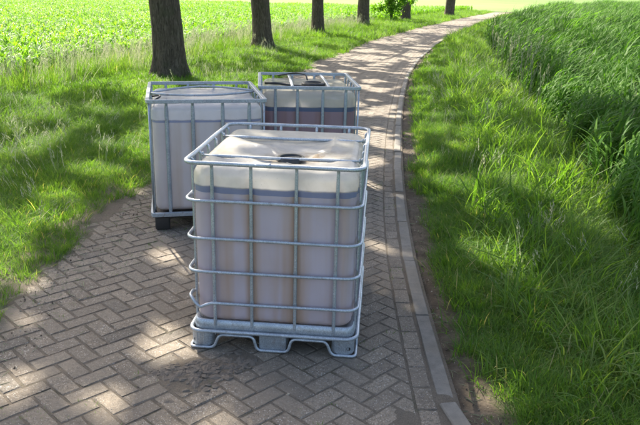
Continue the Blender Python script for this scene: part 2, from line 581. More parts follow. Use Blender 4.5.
# ------------------------------------------------------------------ path: bed, kerb, bricks
def dirt_cover(x, y):
    """extra height of loose dirt lying over the bricks (m)"""
    t, s = path_t(x, y)
    n = vnoise(x, y, 2.6, 5, 3)
    c = .0045 * np.clip((n - .61) * 5, 0, 1)
    c = c + .022 * np.clip(((t - (PW + .02 - .30 * vnoise(x, y, .9, 3, 8))) / .5), 0, 1) * (.5 + n)       # left margin
    c = c + .007 * np.clip((.118 - t) / .03, 0, 1) * np.clip((n - .1) * 3, 0, 1)                            # along the kerb
    for cx, cy, rr_, hh in ((-.70, 3.42, .15, .013), (-.44, 3.52, .13, .008)):
        d = np.hypot((x - cx), (y - cy) * .8)
        c = c + hh * np.clip(1.25 - d / rr_, 0, 1) * (.45 + 1.1 * n)
    return c


path = empty('path'); tag(path, kind='structure')
for (s0, s1, ds, dt) in ((1.6, 7.5, .018, .02), (7.5, 24, .06, .06), (24, 95, .5, .2)):
    s = np.arange(s0, s1 + ds * .5, ds); t = np.arange(-.02, PW + .5, dt)
    Sg, Tg = np.meshgrid(s, t)
    X, Y, _h = path_pt(Sg, Tg)
    c = dirt_cover(X, Y)
    Z = -.0045 - .006 * (vnoise(X, Y, .8, 2, 9) - .5) + c * (.75 + .5 * vnoise(X, Y, 13, 3, 44)) + .003 * (vnoise(X, Y, 24, 3, 4) - .5)
    # sink towards the outer left edge so that it runs under the verge
    Z = Z - .03 * np.clip((Tg - PW - .25) / .25, 0, 1)
    o = grid_mesh(MB(), X, Y, Z, np.zeros_like(X)).build('path_bed', M['bed'], path)
    tag(o, kind='stuff')

BL, BW, PT = .212, .105, .1115


def brick_geo(L, W, seed):
    rr = random.Random(seed)
    V = []
    b = .0055
    H = .06
    def corner(i, j, ins, z):
        return [i * (L / 2 - ins) + rr.uniform(-.004, .004), j * (W / 2 - ins) + rr.uniform(-.004, .004), z + rr.uniform(-.001, .001)]
    crn = [(-1, -1), (0, -1), (1, -1), (1, 1), (0, 1), (-1, 1)]
    for z, ins in ((-H, 0), (-.0055, 0), (0, b)):
        for (i, j) in crn: V.append(corner(i, j, ins, z))
    F = [[a * 6 + k, a * 6 + (k + 1) % 6, (a + 1) * 6 + (k + 1) % 6, (a + 1) * 6 + k] for a in range(2) for k in range(6)]
    return np.array(V), np.array(F), np.array([[12, 13, 16, 17], [13, 14, 15, 16]])


# lay out all bricks
bricks = []; cutb = []
c45, s45 = math.cos(math.radians(45)), math.sin(math.radians(45))
K = int(92 / PT)
for i in range(-10, K):
    for j in range(-K // 2 - 10, K):
        d = (i - j) % 4
        if d == 0: a, b, an = i + 1, j + .5, 0
        elif d == 3: a, b, an = i + .5, j + 1, 90
        else: continue
        t = (a - b) * PT * c45 + 1.45; s = (a + b) * PT * s45
        if not (.10 < t < PW + .10 and 1.7 < s < 74): continue
        reach = (BL + BW) / 2 * s45
        if t - reach < .2235:
            if s < 30: cutb.append((s, t, an))
        else: bricks.append((s, t, an))
cutb.sort()
B = np.array(bricks)
bx, by, bh = path_pt(B[:, 0], B[:, 1])
bang = bh + np.radians(B[:, 2] + 45)
# running course beside the kerb
ks = np.arange(1.7, 74, .2165)
kx, ky, kh = path_pt(ks, .160)
bx = np.concatenate([bx, kx]); by = np.concatenate([by, ky]); bang = np.concatenate([bang, kh])
nb = len(bx)
bz = RNG.uniform(-.0018, .0012, nb) - .006 * (vnoise(bx, by, .8, 2, 9) - .5)
q = project(np.stack([bx, by, np.zeros(nb)], -1))
vis = (q[:, 0] > -8) & (q[:, 0] < 648) & (q[:, 1] < 432) & ~((q[:, 0] > 196) & (q[:, 0] < 362) & (q[:, 1] > 120) & (q[:, 1] < 345)) & ~((q[:, 0] > 150) & (q[:, 0] < 262) & (q[:, 1] < 228))
score = np.where(vis, 1.0 / q[:, 2], 0)
order = np.argsort(-score)
near = set(order[:272].tolist())
variants = []
for k in range(14):
    mb = MB(); v, f, f2 = brick_geo(BL, BW, k); mb.add(v, f, k / 13); mb.f.append(f2)
    me = mb.mesh('brick', False); me.materials.append(M['brick']); variants.append(me)
rest = MB()


def clip_t(poly, t0):
    out = []
    for i in range(len(poly)):
        a, b = poly[i], poly[(i + 1) % len(poly)]
        if a[1] >= t0: out.append(a)
        if (a[1] >= t0) != (b[1] >= t0):
            f = (t0 - a[1]) / (b[1] - a[1]); out.append((a[0] + f * (b[0] - a[0]), t0))
    return out


cut = 0
for (s_, t_, an) in cutb:            # bricks trimmed along the running course
    a = math.radians(an + 45); u = np.array([math.cos(a), math.sin(a)]); v = np.array([-u[1], u[0]])
    poly = [tuple(np.array([s_, t_]) + u * i * BL / 2 + v * j * BW / 2) for i, j in ((-1, -1), (1, -1), (1, 1), (-1, 1))]
    poly = clip_t(poly, .2235)
    if len(poly) < 3: continue
    ar = .5 * abs(sum(poly[i][0] * poly[(i + 1) % len(poly)][1] - poly[(i + 1) % len(poly)][0] * poly[i][1] for i in range(len(poly))))
    if ar < .0012: continue
    P2 = np.array(poly); cen = P2.mean(0); m_ = len(P2)
    rows = []
    zj = random.uniform(-.0015, .001)
    for z, sc_ in ((-.06, 1), (-.005, 1), (0, .93)):
        Q = cen + (P2 - cen) * sc_; X_, Y_, _h = path_pt(Q[:, 0], Q[:, 1])
        rows.append(np.stack([X_, Y_, z + zj - .006 * (vnoise(X_, Y_, .8, 2, 9) - .5)], -1))
    F = [[q * m_ + k, q * m_ + (k + 1) % m_, (q + 1) * m_ + (k + 1) % m_, (q + 1) * m_ + k] for q in range(2) for k in range(m_)]
    pr = project(rows[2][:1])[0]
    tgt = MB() if (cut < 28 and pr[1] < 432) else rest
    n0 = tgt.n; tgt.add(np.concatenate(rows), F, random.random()); tgt.f.append(np.array([[2 * m_ + k + n0 for k in range(m_)]]))
    if tgt is not rest:
        tgt.build('brick', M['brick'], path, smooth=False); cut += 1
for k in range(nb):
    tl = (random.gauss(0, .010), random.gauss(0, .008))
    if k in near:
        o = bpy.data.objects.new('brick', variants[random.randrange(14)])
        o.location = (bx[k], by[k], bz[k]); o.rotation_euler = (tl[0], tl[1], bang[k] + random.gauss(0, .01)); o.parent = path
        COL.objects.link(o)
    elif q[k, 2] > 0:
        v, f, f2 = brick_geo(BL, BW, k % 97)
        ca, sa = math.cos(bang[k]), math.sin(bang[k])
        R = np.array([[ca, sa, 0], [-sa, ca, 0], [0, 0, 1]])
        v = v.copy(); v[:, 2] += v[:, 0] * tl[1] - v[:, 1] * tl[0]
        n0 = rest.n; rest.add(v @ R + np.array([bx[k], by[k], bz[k]]), f, random.random()); rest.f.append(f2 + n0)
tag(rest.build('brick_paving', M['brick'], path, smooth=False), kind='stuff')

kerb = empty('kerb'); tag(kerb, kind='structure')
s = 3.22; kk = 0
while s < 72:
    L = .982
    mb = MB(); n = 5; ja = random.gauss(0, .004); jz = random.uniform(-.004, .006)
    V = []
    for i in range(n + 1):
        f = i / n; x0, y0, h0 = path_pt(s + L * f, 0.0 + ja * (f - .5) * 2); x1, y1, _q = path_pt(s + L * f, .092 + ja * (f - .5) * 2)
        ins = .0 if 0 < i < n else .004
        X0, Y0 = np.array([x0, y0]), np.array([x1, y1]); e = (Y0 - X0)
        for fr, z in ((0, -.15), (0, .004), (.06, .012), (.94, .012), (1, .004), (1, -.15)):
            pnt = X0 + e * fr; V.append((pnt[0] + random.uniform(-.0012, .0012), pnt[1], z + jz + random.uniform(-.001, .001) - (ins if z > 0 else 0)))
    F = [[i * 6 + j, i * 6 + j + 1, (i + 1) * 6 + j + 1, (i + 1) * 6 + j] for i in range(n) for j in range(5)]
    n0 = mb.n; mb.add(V, F, random.random()); mb.f.append(np.array([[5, 4, 3, 2, 1, 0]])); mb.f.append(np.array([[n * 6 + j for j in range(6)]]))
    if kk == 0:   # broken corner of the nearest stone
        mb.v[0][0:6, 1] += [0.0, 0.0, .0, .035, .05, .05]; 
    mb.build('kerb_stone', M['kerb'], kerb, smooth=False)
    s += 1.0 if kk else .99
    kk += 1
# the displaced broken stone nearest the camera
mb = MB(); box(mb, (.775, 2.80, -.058), (.092, .74, .15), .006, rz=math.radians(12), rnd=.8)
o = mb.build('kerb_stone', M['kerb'], kerb, smooth=False); o['label'] = 'broken kerb stone lying skewed out of line'

# ------------------------------------------------------------------ liquid containers
def subdiv_line(a, b, n):
    a = np.array(a, float); b = np.array(b, float)
    return [a + (b - a) * i / n for i in range(n + 1)]


def rounded_path(pts, r, n=5):
    """polyline with rounded corners"""
    P = [np.array(p, float) for p in pts]; out = [P[0]]
    for i in range(1, len(P) - 1):
        a = P[i - 1] - P[i]; b = P[i + 1] - P[i]; la, lb = np.linalg.norm(a), np.linalg.norm(b)
        q = min(r, la * .49, lb * .49); A = P[i] + a / la * q; Bp = P[i] + b / lb * q
        for k in range(n + 1):
            f = k / n; out.append((1 - f) ** 2 * A + 2 * f * (1 - f) * P[i] + f * f * Bp)
    out.append(P[-1])
    return np.array(out)


def bottle_mesh(W, D, rc, z0, z1, rb, rt, ups_f, ups_s, top, off=0.0, ztrim=None, seed=0, flute=.013, bulge=.012):
    """blow-moulded body; off>0 insets (for the liquid); ztrim cuts it flat at that height"""
    pts, nr = rrect(W, D, rc, 10, 44)
    m = len(pts)
    prof = []
    for k in range(7):
        a = math.radians(90 * k / 6); prof.append((rb * (1 - math.sin(a)), z0 + rb * (1 - math.cos(a)), 0))
    zt = z1 - rt
    for k in range(1, 26): prof.append((0, z0 + rb + (zt - z0 - rb) * k / 25, 0))
    if ztrim is None:
        for k in range(1, 10):
            a = math.radians(90 * k / 9); prof.append((rt * (1 - math.cos(a)), zt + rt * math.sin(a), 0))
    else:
        prof = [p for p in prof if p[1] < ztrim - .004] + [(0, ztrim, 0)]
    V = []
    H = z1 - z0
    fl = np.zeros(m)
    for i in range(m):
        x, y = pts[i]; nx, ny = nr[i]
        if abs(ny) > .75:
            g_ = sum(math.exp(-((x - u) / .026) ** 2) for u in ups_f); e = max(0, 1 - (abs(x) / (W / 2)) ** 3)
            fl[i] = -flute * g_ + bulge * e
        elif abs(nx) > .75:
            g_ = sum(math.exp(-((y - u) / .026) ** 2) for u in ups_s); e = max(0, 1 - (abs(y) / (D / 2)) ** 3)
            fl[i] = -flute * g_ + bulge * e
    for ins, z, _ in prof:
        hz = (z - z0) / H
        fade = min(1, max(0, (z - z0) / .06)) * min(1, max(0, (z1 - z) / .10)) if ztrim is None else min(1, max(0, (z - z0) / .06)) * min(1, max(0, (z1 - z) / .10))
        nz = np.array([noise.noise(Vector((pts[i][0] * 2.1 + seed, pts[i][1] * 2.1, z * 1.7))) for i in range(m)])
        dn = (fl * fade + (.006 * (1 - hz) + .002) * nz * fade) - off - ins
        sx = pts[:, 0] + nr[:, 0] * dn; sy = pts[:, 1] + nr[:, 1] * dn
        V.append(np.stack([sx, sy, np.full(m, z + (off if z < z0 + rb else 0))], -1))
    ring = V[-1].copy(); NK = 34
    for k in range(1, NK):
        f = 1 - k / NK
        R = ring.copy(); R[:, :2] *= f
        if ztrim is None:
            for i in range(m):
                x, y = R[i, 0], R[i, 1]; R[i, 2] = z1 + top(x, y, f)
        V.append(R)
    mb = MB(); allv = np.concatenate(V); rows = len(V)
    i = np.arange(rows - 1)[:, None]; j = np.arange(m)[None, :]; j2 = (j + 1) % m
    F = np.stack([i * m + j, i * m + j2, (i + 1) * m + j2, (i + 1) * m + j], -1).reshape(-1, 4)
    mb.add(allv, F, 0.0)
    c = len(allv); mb.v.append(np.array([[0, 0, allv[-1, 2]], [0, 0, allv[0, 2]]])); mb.rnd.append(np.zeros(2)); mb.n += 2
    mb.f.append(np.array([[(rows - 1) * m + k, (rows - 1) * m + (k + 1) % m, c] for k in range(m)]))
    mb.f.append(np.array([[(k + 1) % m, k, c + 1] for k in range(m)]))
    return mb


def screw_cap(parent, u, v, z, R=.085, H=.05, name='cap'):
    mb = MB(); nT = 48; V = []; 
    for zz, rr_ in ((0, 1.0), (H * .8, 1.0), (H, .93), (H, .78), (H * .78, .74), (H * .78, .0)):
        for k in range(nT):
            a = 2 * math.pi * k / nT; q_ = R * rr_ * (1 + (.03 if (k % 4 < 2 and rr_ > .95) else 0))
            V.append((u + q_ * math.cos(a), v + q_ * math.sin(a), z + zz))
    F = [[a * nT + k, a * nT + (k + 1) % nT, (a + 1) * nT + (k + 1) % nT, (a + 1) * nT + k] for a in range(5) for k in range(nT)]
    mb.add(V, F)
    box(mb, (u, v, z + H * .86), (R * 1.3, R * .16, H * .22), .002, rz=.4)
    return mb.build(name, M['black'], parent, sharp=35)


def upright_tube(mb, x, y, z0, z1, r, crossings, fdir, wide=1.0, n=10):
    """round tube, squeezed flat where the hoops cross it; fdir = outward normal"""
    zs = sorted(set([z0, z1] + [c + d for c in crossings for d in (-.030, -.014, 0, .014, .030) if z0 < c + d < z1]))
    pts = [(x, y, z) for z in zs]
    fl = []; offs = []
    for z in zs:
        dmin = min([abs(z - c) for c in crossings] + [1])
        k = max(0, 1 - dmin / .028) if z < 1.1 else 0
        fl.append((wide * (1 + .25 * k), 1 - .5 * k))
    P = np.array(pts, float)
    P[-1, :2] += np.array(fdir[:2]) * .012; P[-1, 2] = z1 + .002
    tube(mb, P, r, n, ref=fdir, flat=np.array(fl))
    for c in crossings[:-1]:          # pressed notches where hoop and upright are welded
        for d in (-.022, .022):
            q = np.array([x, y, c + d]) + np.array(fdir) * (r * .62)
            tube(mb, [q + (0, 0, -.006), q + (0, 0, .006)], .0028, 6, ref=fdir)


def front_container():
    root = empty('liquid_container', (-.215, 4.253, 0), -.083)
    tag(root, 'nearest caged liquid tank with round wire hoops all the way up and a galvanised pallet',
        'liquid tank', 'caged liquid tanks standing on the brick path')
    W, D = 1.0, 1.2
    hoops = [.931, .706, .506, .306]
    uf = [-.345, -.125, .130, .360]; us = [-.47, -.29, -.10, .10, .29, .47]
    # hoops
    for z in [1.150] + hoops + [.122]:
        r = .0125 if z > 1.1 else (.0115 if z < .2 else .0095)
        pts, nr = rrect(W, D, .075, 8, 26)
        P = np.concatenate([pts, np.full((len(pts), 1), z)], 1)
        for i in range(len(P)):
            P[i, 2] += .0035 * noise.noise(Vector((P[i, 0] * 2, P[i, 1] * 2, z * 9)))
            P[i, :2] += nr[i] * .003 * noise.noise(Vector((P[i, 0] * 3, P[i, 1] * 3, z * 5 + 4)))
        if z == .306:   # the knocked-down bend near the left corner
            for i in range(len(P)):
                if P[i, 1] < -.45:
                    du = P[i, 0]
                    P[i, 2] += .022 * math.exp(-((du + .50) / .035) ** 2) - .030 * math.exp(-((du + .425) / .035) ** 2)
        mb = MB(); tube(mb, P, r, 12, closed=True)
        if z == 1.150:
            for u in (-.02,):
                tube(mb, [(u - .012, -D / 2 - .0, z), (u + .012, -D / 2, z)], r * 1.12, 12)
        mb.build('cage_hoop', M['galv'], root)
    for u in uf:
        for sgn in (-1, 1):
            mb = MB(); upright_tube(mb, u, sgn * (D / 2 - .019), .115, 1.142, .0095, hoops + [.122, 1.146], (0, sgn, 0), 1.05); mb.build('cage_upright', M['galv'], root)
    for v in us:
        for sgn in (-1, 1):
            mb = MB(); upright_tube(mb, sgn * (W / 2 - .019), v, .115, 1.142, .0095, hoops + [.122, 1.146], (sgn, 0, 0), 1.05); mb.build('cage_upright', M['galv'], root)
    for v in (-.30, .27):
        mb = MB(); x0 = -W / 2 + .03; x1 = W / 2 - .03
        P = np.array([(x, v + .004 * math.sin(x * 5), 1.127 - .006 * math.cos(x * 3)) for x in np.linspace(x0, x1, 16)])
        fl = np.ones((16, 2)); fl[0] = fl[-1] = (1.3, .5); fl[1] = fl[-2] = (1.2, .7)
        tube(mb, P, .0105, 12, flat=fl)
        for x in (x0 + .004, x1 - .004):
            tube(mb, [(x, v, 1.115), (x, v, 1.143)], .006, 8, ref=(1, 0, 0))
        mb.build('top_bar', M['galv'], root)
    # pallet
    pal = MB()
    pts, nr = rrect(W - .03, D - .03, .07, 8, 10)
    pr = []
    for ins, z in ((.02, .110), (.004, .122), (.0, .150), (.004, .178), (.012, .186), (.03, .182), (.05, .165), (.06, .158)):
        pr.append(np.concatenate([pts - nr * ins, np.full((len(pts), 1), z)], 1))
    m = len(pts); i = np.arange(len(pr) - 1)[:, None]; j = np.arange(m)[None, :]
    pal.add(np.concatenate(pr), np.stack([i * m + j, i * m + (j + 1) % m, (i + 1) * m + (j + 1) % m, (i + 1) * m + j], -1).reshape(-1, 4))
    pal.f.append(np.array([[(len(pr) - 1) * m + k for k in range(m)]]))
    pallet = pal.build('pallet', M['galv'], root, sharp=40)
    feet_x = (-W / 2 + .075, .0, W / 2 - .082); feet_y = (-D / 2 + .075, 0, D / 2 - .075)
    for ix, fx in enumerate(feet_x):
        for iy, fy in enumerate(feet_y):
            if ix == 1 and iy == 1: continue
            cornr = ix != 1 and iy != 1
            mb = MB(); sx = .135 if ix != 1 else .165; sy = .135 if iy != 1 else .165
            p2, n2 = rrect(sx, sy, .045 if cornr else .012, 5, 4)
            lv = []
            for ins, z in ((.012, .014), (.004, .018), (0, .028), (0, .108)):
                lv.append(np.concatenate([p2 - n2 * ins + np.array([fx, fy]), np.full((len(p2), 1), z)], 1))
            mm = len(p2); i = np.arange(3)[:, None]; j = np.arange(mm)[None, :]
            mb.add(np.concatenate(lv), np.stack([i * mm + j, i * mm + (j + 1) % mm, (i + 1) * mm + (j + 1) % mm, (i + 1) * mm + j], -1).reshape(-1, 4))
            mb.f.append(np.array([[k for k in range(mm)][::-1]]))
            # pressed ribs
            if cornr:
                for k in (-.030, -.012, .012):
                    sg = -1 if iy == 0 else 1
                    tube(mb, [(fx + k, fy + sg * (sy / 2 - .001), .032), (fx + k, fy + sg * (sy / 2 - .001), .1)], .0035, 6, ref=(0, 1, 0))
            ft = mb.build('foot', M['galv'], pallet, sharp=40)
            if cornr:   # round drain hole: a short dark sleeve set in the sheet
                sg = -1 if iy == 0 else 1
                hb = MB(); hx = fx + (.036 if ix == 2 else -.040)
                th = np.arange(16) * math.pi / 8
                yb = fy + sg * (sy / 2 + (.0015 if ix == 2 else -.006))
                V = [(hx + .0115 * math.cos(a), yb, .058 + .0115 * math.sin(a)) for a in th] + [(hx + .009 * math.cos(a), yb - sg * .004, .058 + .009 * math.sin(a)) for a in th]
                hb.add(V, [[k, (k + 1) % 16, 16 + (k + 1) % 16, 16 + k] for k in range(16)]); hb.f.append(np.array([[16 + k for k in range(16)]]))
                tag(hb.build('drain_hole', M['black'], pallet))
    # skid tube looping under the feet
    zb, zt = .0125, .100
    loop = []
    for (ox, oy, dx, dy, L) in ((0, -1, 1, 0, W), (1, 0, 0, 1, D), (0, 1, -1, 0, W), (-1, 0, 0, -1, D)):
        hw, hm = .145, .085
        c0 = np.array([ox * (W / 2 - .004), oy * (D / 2 - .004)]); e = np.array([dx, dy])
        for a_, z_ in ((-L / 2 + .004, zb), (-L / 2 + hw, zb), (-L / 2 + hw + .035, zt), (-hm - .030, zt), (-hm - .008, zb), (hm + .008, zb), (hm + .030, zt), (L / 2 - hw - .035, zt), (L / 2 - hw, zb)):
            q = c0 + e * a_; loop.append((q[0], q[1], z_))
    m0 = (np.array(loop[0]) + np.array(loop[1])) / 2
    rp = rounded_path([m0] + loop[1:] + [loop[0], m0], .030, 6)[:-1]
    keep = [0] + [k for k in range(1, len(rp)) if np.linalg.norm(rp[k] - rp[k - 1]) > .002]
    mb = MB(); tube(mb, rp[keep], .0088, 10, closed=True); mb.build('skid_tube', M['galv'], pallet)

    def top(x, y, f):
        d = (1 - f * f)
        z = -.030 * d ** .8
        # deeper sag towards the front where the cap sits, folds running out from it
        cx, cy = .055, -.27
        rr_ = math.hypot(x - cx, y - cy); an = math.atan2(y - cy, x - cx)
        z -= .020 * math.exp(-(rr_ / .3) ** 2) * d
        fold = (1 - abs(math.sin(an * 2.5 + .5 * math.sin(rr_ * 7) + .6))) ** 3
        z += .020 * fold * min(1, rr_ / .25) * min(1, d * 2.0)
        z -= .014 * math.exp(-((y + .5 * x - .12) / .045) ** 2) * min(1, d * 2) 
        z += .012 * noise.noise(Vector((x * 3, y * 4, 1.3))) * min(1, d * 3) + .007 * (1 - abs(noise.noise(Vector((x * 6 + y * 3, y * 9, 4.3)))) * 2.2) * min(1, d * 3)
        return z
    bt = bottle_mesh(.945, 1.145, .10, .165, 1.128, .05, .065, uf, us, top, seed=1.0)
    bottle = bt.build('bottle', M['shell_front'], root)
    lq = bottle_mesh(.945, 1.145, .10, .165, 1.128, .05, .065, uf, us, top, off=.007, ztrim=.972, seed=1.0)
    liquid = lq.build('liquid', M['liq_front'], bottle, sharp=50)
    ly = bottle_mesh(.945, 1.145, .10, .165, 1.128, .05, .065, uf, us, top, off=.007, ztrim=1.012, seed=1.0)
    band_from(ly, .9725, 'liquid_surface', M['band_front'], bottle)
    screw_cap(bottle, .055, -.25, 1.068, .084, .058)
    # rim round the filler neck
    mb = MB(); pts = [(.055 + .105 * math.cos(a), -.25 + .105 * math.sin(a), 1.083) for a in np.arange(28) * 2 * math.pi / 28]
    tube(mb, pts, .012, 8, closed=True, flat=(1, .7)); mb.build('filler_neck', M['shell_front'], bottle)
    return root


def band_from(mb, zmin, name, mat, parent):
    """keep only the part of a trimmed body above zmin"""
    V = np.concatenate(mb.v)
    out = MB()
    keep = []
    V2 = V.copy()
    below = V2[:, 2] < zmin
    for f in mb.f:
        ok = ~(below[f].all(1)); keep.append(f[ok])
    V2[below, 2] = zmin
    out.v = [V2]; out.n = len(V2); out.rnd = [np.zeros(len(V2))]; out.f = [k for k in keep if len(k)]
    return out.build(name, mat, parent, sharp=50)


def far_container(loc, rz, label, kind, shell, liq, band, fill, bt_):
    root = empty('liquid_container', loc, rz)
    tag(root, label, 'liquid tank', 'caged liquid tanks standing on the brick path')
    W, D = 1.0, 1.2
    uf = [-.345, -.125, .130, .360]; us = [-.46, -.23, 0, .23, .46]
    # mitred square top frame and lower rails
    for z, hgt in ((1.150, 1.0), (.150, 1.2)):
        mb = MB(); pts, nr = rrect(W, D, .028, 2, 10)
        tube(mb, np.concatenate([pts, np.full((len(pts), 1), z)], 1), .0155, closed=True, square=True, flat=(1.0, hgt))
        if z > 1:
            for u in (-.02, .33):
                box(mb, (u, -D / 2 - .016, z), (.012, .008, .012), .002)
        mb.build('cage_rail', M['galv_dull'] if kind == 'left' else M['galv'], root, sharp=35)
    gm = M['galv_dull'] if kind == 'left' else M['galv']
    def up(x, y, d):
        mb = MB()
        zs = [.135, .17, .20, .6, 1.05, 1.09, 1.125, 1.14]; wd = [1.1, 1.15, 1.3, 1.3, 1.3, 1.2, 1.05, 1.0]
        P = np.array([(x, y, z) for z in zs]); tube(mb, P, .0125, 10, ref=d, flat=np.array([(a, .72) for a in wd]))
        tube(mb, [(x + d[0] * .004, y + d[1] * .004, 1.118), (x + d[0] * .016, y + d[1] * .016, 1.118)], .007, 8)
        mb.build('cage_upright', gm, root)
    for u in uf:
        for sg in (-1, 1): up(u, sg * (D / 2 - .022), (0, sg, 0))
    for v in us:
        for sg in (-1, 1): up(sg * (W / 2 - .022), v, (sg, 0, 0))
    for sx in (-1, 1):
        for sy in (-1, 1):
            mb = MB(); tube(mb, [(sx * (W / 2 - .012), sy * (D / 2 - .012), z) for z in (.15, .6, 1.14)], .009, 8, ref=(sx, 0, 0)); mb.build('cage_upright', gm, root)
    if kind == 'left':
        for sgn, v0 in ((-1, -.02), (1, .05)):
            x = np.linspace(-W / 2 + .02, W / 2 - .02, 24)
            k = np.clip(1 - (np.abs(x) / .48) ** 1.6, 0, 1)
            P = np.stack([x, v0 + (.10 * (x + .5)) + sgn * .27 * k, 1.135 + .012 * k], -1)
            mb = MB(); tube(mb, P, .0105, 10); mb.build('top_bar', gm, root)
        mb = MB(); tube(mb, rounded_path([(-.47, -.16, 1.13), (-.40, -.17, 1.14), (-.39, -.24, 1.14), (-.44, -.30, 1.12)], .03), .008, 8); mb.build('latch_hook', M['black'], root)
    else:
        for u in (-.17, .20):
            y = np.linspace(-D / 2 + .01, D / 2 - .01, 14)
            P = np.stack([u + .04 * (y > 2) + .0 * y, y, 1.140 + .010 * np.cos(y * 2.5)], -1)
            mb = MB(); tube(mb, P, .0125, 10, flat=(1.1, .9)); mb.build('top_bar', M['galv'], root)
    tops = (lambda x, y, f: (.012 * (1 - f ** 3) + .010 * noise.noise(Vector((x * 4, y * 4, 8))) * min(1, (1 - f) * 4))) if kind == 'left' else \
        (lambda x, y, f: (-.018 * (1 - f * f) + .014 * noise.noise(Vector((x * 4, y * 5, 2))) * min(1, (1 - f) * 4)))
    rt = .05 if kind == 'left' else .075
    args = (.945, 1.145, .075 if kind == 'left' else .11, .165, 1.108, .05, rt, uf, us, tops)
    bottle = bottle_mesh(*args, seed=5.0, flute=.007).build('bottle', shell, root)
    bottle_mesh(*args, off=.007, ztrim=fill - bt_, seed=5.0, flute=.007).build('liquid', liq, bottle, sharp=50)
    band_from(bottle_mesh(*args, off=.007, ztrim=fill, seed=5.0, flute=.007), fill - bt_ + .0005, 'liquid_surface', band, bottle)  # band coloured as the liquid top looks through the wall
    if kind == 'back':
        screw_cap(bottle, .07, -.12, 1.092, .125, .055)
        mb = MB(); tube(mb, rounded_path([(-.30, .50, 1.14), (-.10, .47, 1.175), (.02, .36, 1.17), (.03, .30, 1.12)], .05), .008, 8); mb.build('strap', M['black'], root)
        mb = MB(); tube(mb, rounded_path([(-.44, .04, 1.112), (-.30, -.03, 1.12), (-.18, -.10, 1.112), (-.05, -.12, 1.10)], .06), .014, 8); mb.build('hose', M['black'], root)
    # pallet: deck and nine blocks
    mb = MB(); box(mb, (0, 0, .128), (W - .04, D - .04, .030), .006)
    pal = mb.build('pallet', M['black_foot'], root, smooth=False)
    for fx in (-.42, 0, .42):
        for fy in (-.51, 0, .51):
            mb = MB(); p2, n2 = rrect(.13, .14, .02, 3, 2); lv = []
            for ins, z in ((.010, .0), (0, .012), (0, .112)):
                lv.append(np.concatenate([p2 - n2 * ins + np.array([fx, fy]), np.full((len(p2), 1), z)], 1))
            mm = len(p2); i = np.arange(2)[:, None]; j = np.arange(mm)[None, :]
            mb.add(np.concatenate(lv), np.stack([i * mm + j, i * mm + (j + 1) % mm, (i + 1) * mm + (j + 1) % mm, (i + 1) * mm + j], -1).reshape(-1, 4))
            mb.f.append(np.array([[k for k in range(mm)][::-1]]))
            mb.build('foot', M['black_foot'], pal, sharp=40)
    return root


M['shell_front'] = m_shell('cloudy_plastic', (.84, .79, .67), .24, .5, 1.012, True)
M['liq_front'] = m_liquid('brown_liquid', (.53, .39, .335), (.60, .55, .69))
M['band_front'] = m_liquid('blue_grey_surface_band', (.17, .21, .40), (.22, .26, .46))  # bands paint the bluish refracted look of the liquid's top surface
M['shell_left'] = m_shell('whitish_cloudy_plastic', (.78, .76, .73), .22, .3, .985)
M['liq_left'] = m_liquid('pale_brown_liquid', (.62, .53, .50), (.72, .68, .74))
M['band_left'] = m_liquid('blue_surface_band', (.26, .30, .52), (.30, .34, .55))
M['shell_back'] = m_shell('creamy_cloudy_plastic', (.72, .67, .54), .35, .3, .955)
M['liq_back'] = m_liquid('maroon_liquid', (.30, .17, .19), (.38, .26, .33))
M['band_back'] = m_liquid('dark_blue_surface_band', (.06, .10, .24), (.08, .13, .28))

front_container()
far_container((-1.116, 6.46, 0), .22, 'left caged tank with dusty white bottle, two bowed top bars and black pallet feet', 'left', M['shell_left'], M['liq_left'], M['band_left'], .985, .022)
far_container((-.182, 7.471, 0), .091, 'rearmost caged tank holding dark maroon liquid under a blue line, with a wide black cap', 'back', M['shell_back'], M['liq_back'], M['band_back'], .955, .045)

# ------------------------------------------------------------------ trees
E1 = norm(np.cross(SUN_DIR, [0, 0, 1.0])); E2 = np.cross(SUN_DIR, E1)


def thin(P, seed):
    """airy crown: open lanes between the leaf sprays"""
    a = P @ E1; b = P @ E2
    k = P[:, 2] / SUN_DIR[2]; gx_ = P[:, 0] - SUN_DIR[0] * k; gy_ = P[:, 1] - SUN_DIR[1] * k
    t, s = path_t(gx_, gy_); l = t - PW
    thr = np.where(l > .1, .455, np.where((t > -.2) & (gy_ < 6.6), .86, np.where(t > -.2, .545, np.where(gy_ < 4.8, .86, .64))))
    thr = np.where((t < -.2) & (gy_ > 6.7), .47, thr)
    return vnoise(a + 50, b + 50, 2.1, 3, seed) < thr


def ray_points_gap(P, gaps):
    """drop crown leaves that stand between the sun and the listed ground spots"""
    keep = np.ones(len(P), bool)
    for (gx_, gy_, r) in gaps:
        d = P - np.array([gx_, gy_, 0.0]); al = d @ SUN_DIR
        pr = d - al[:, None] * SUN_DIR
        keep &= ~((np.linalg.norm(pr, axis=1) < r) & (al > 0))
    return keep


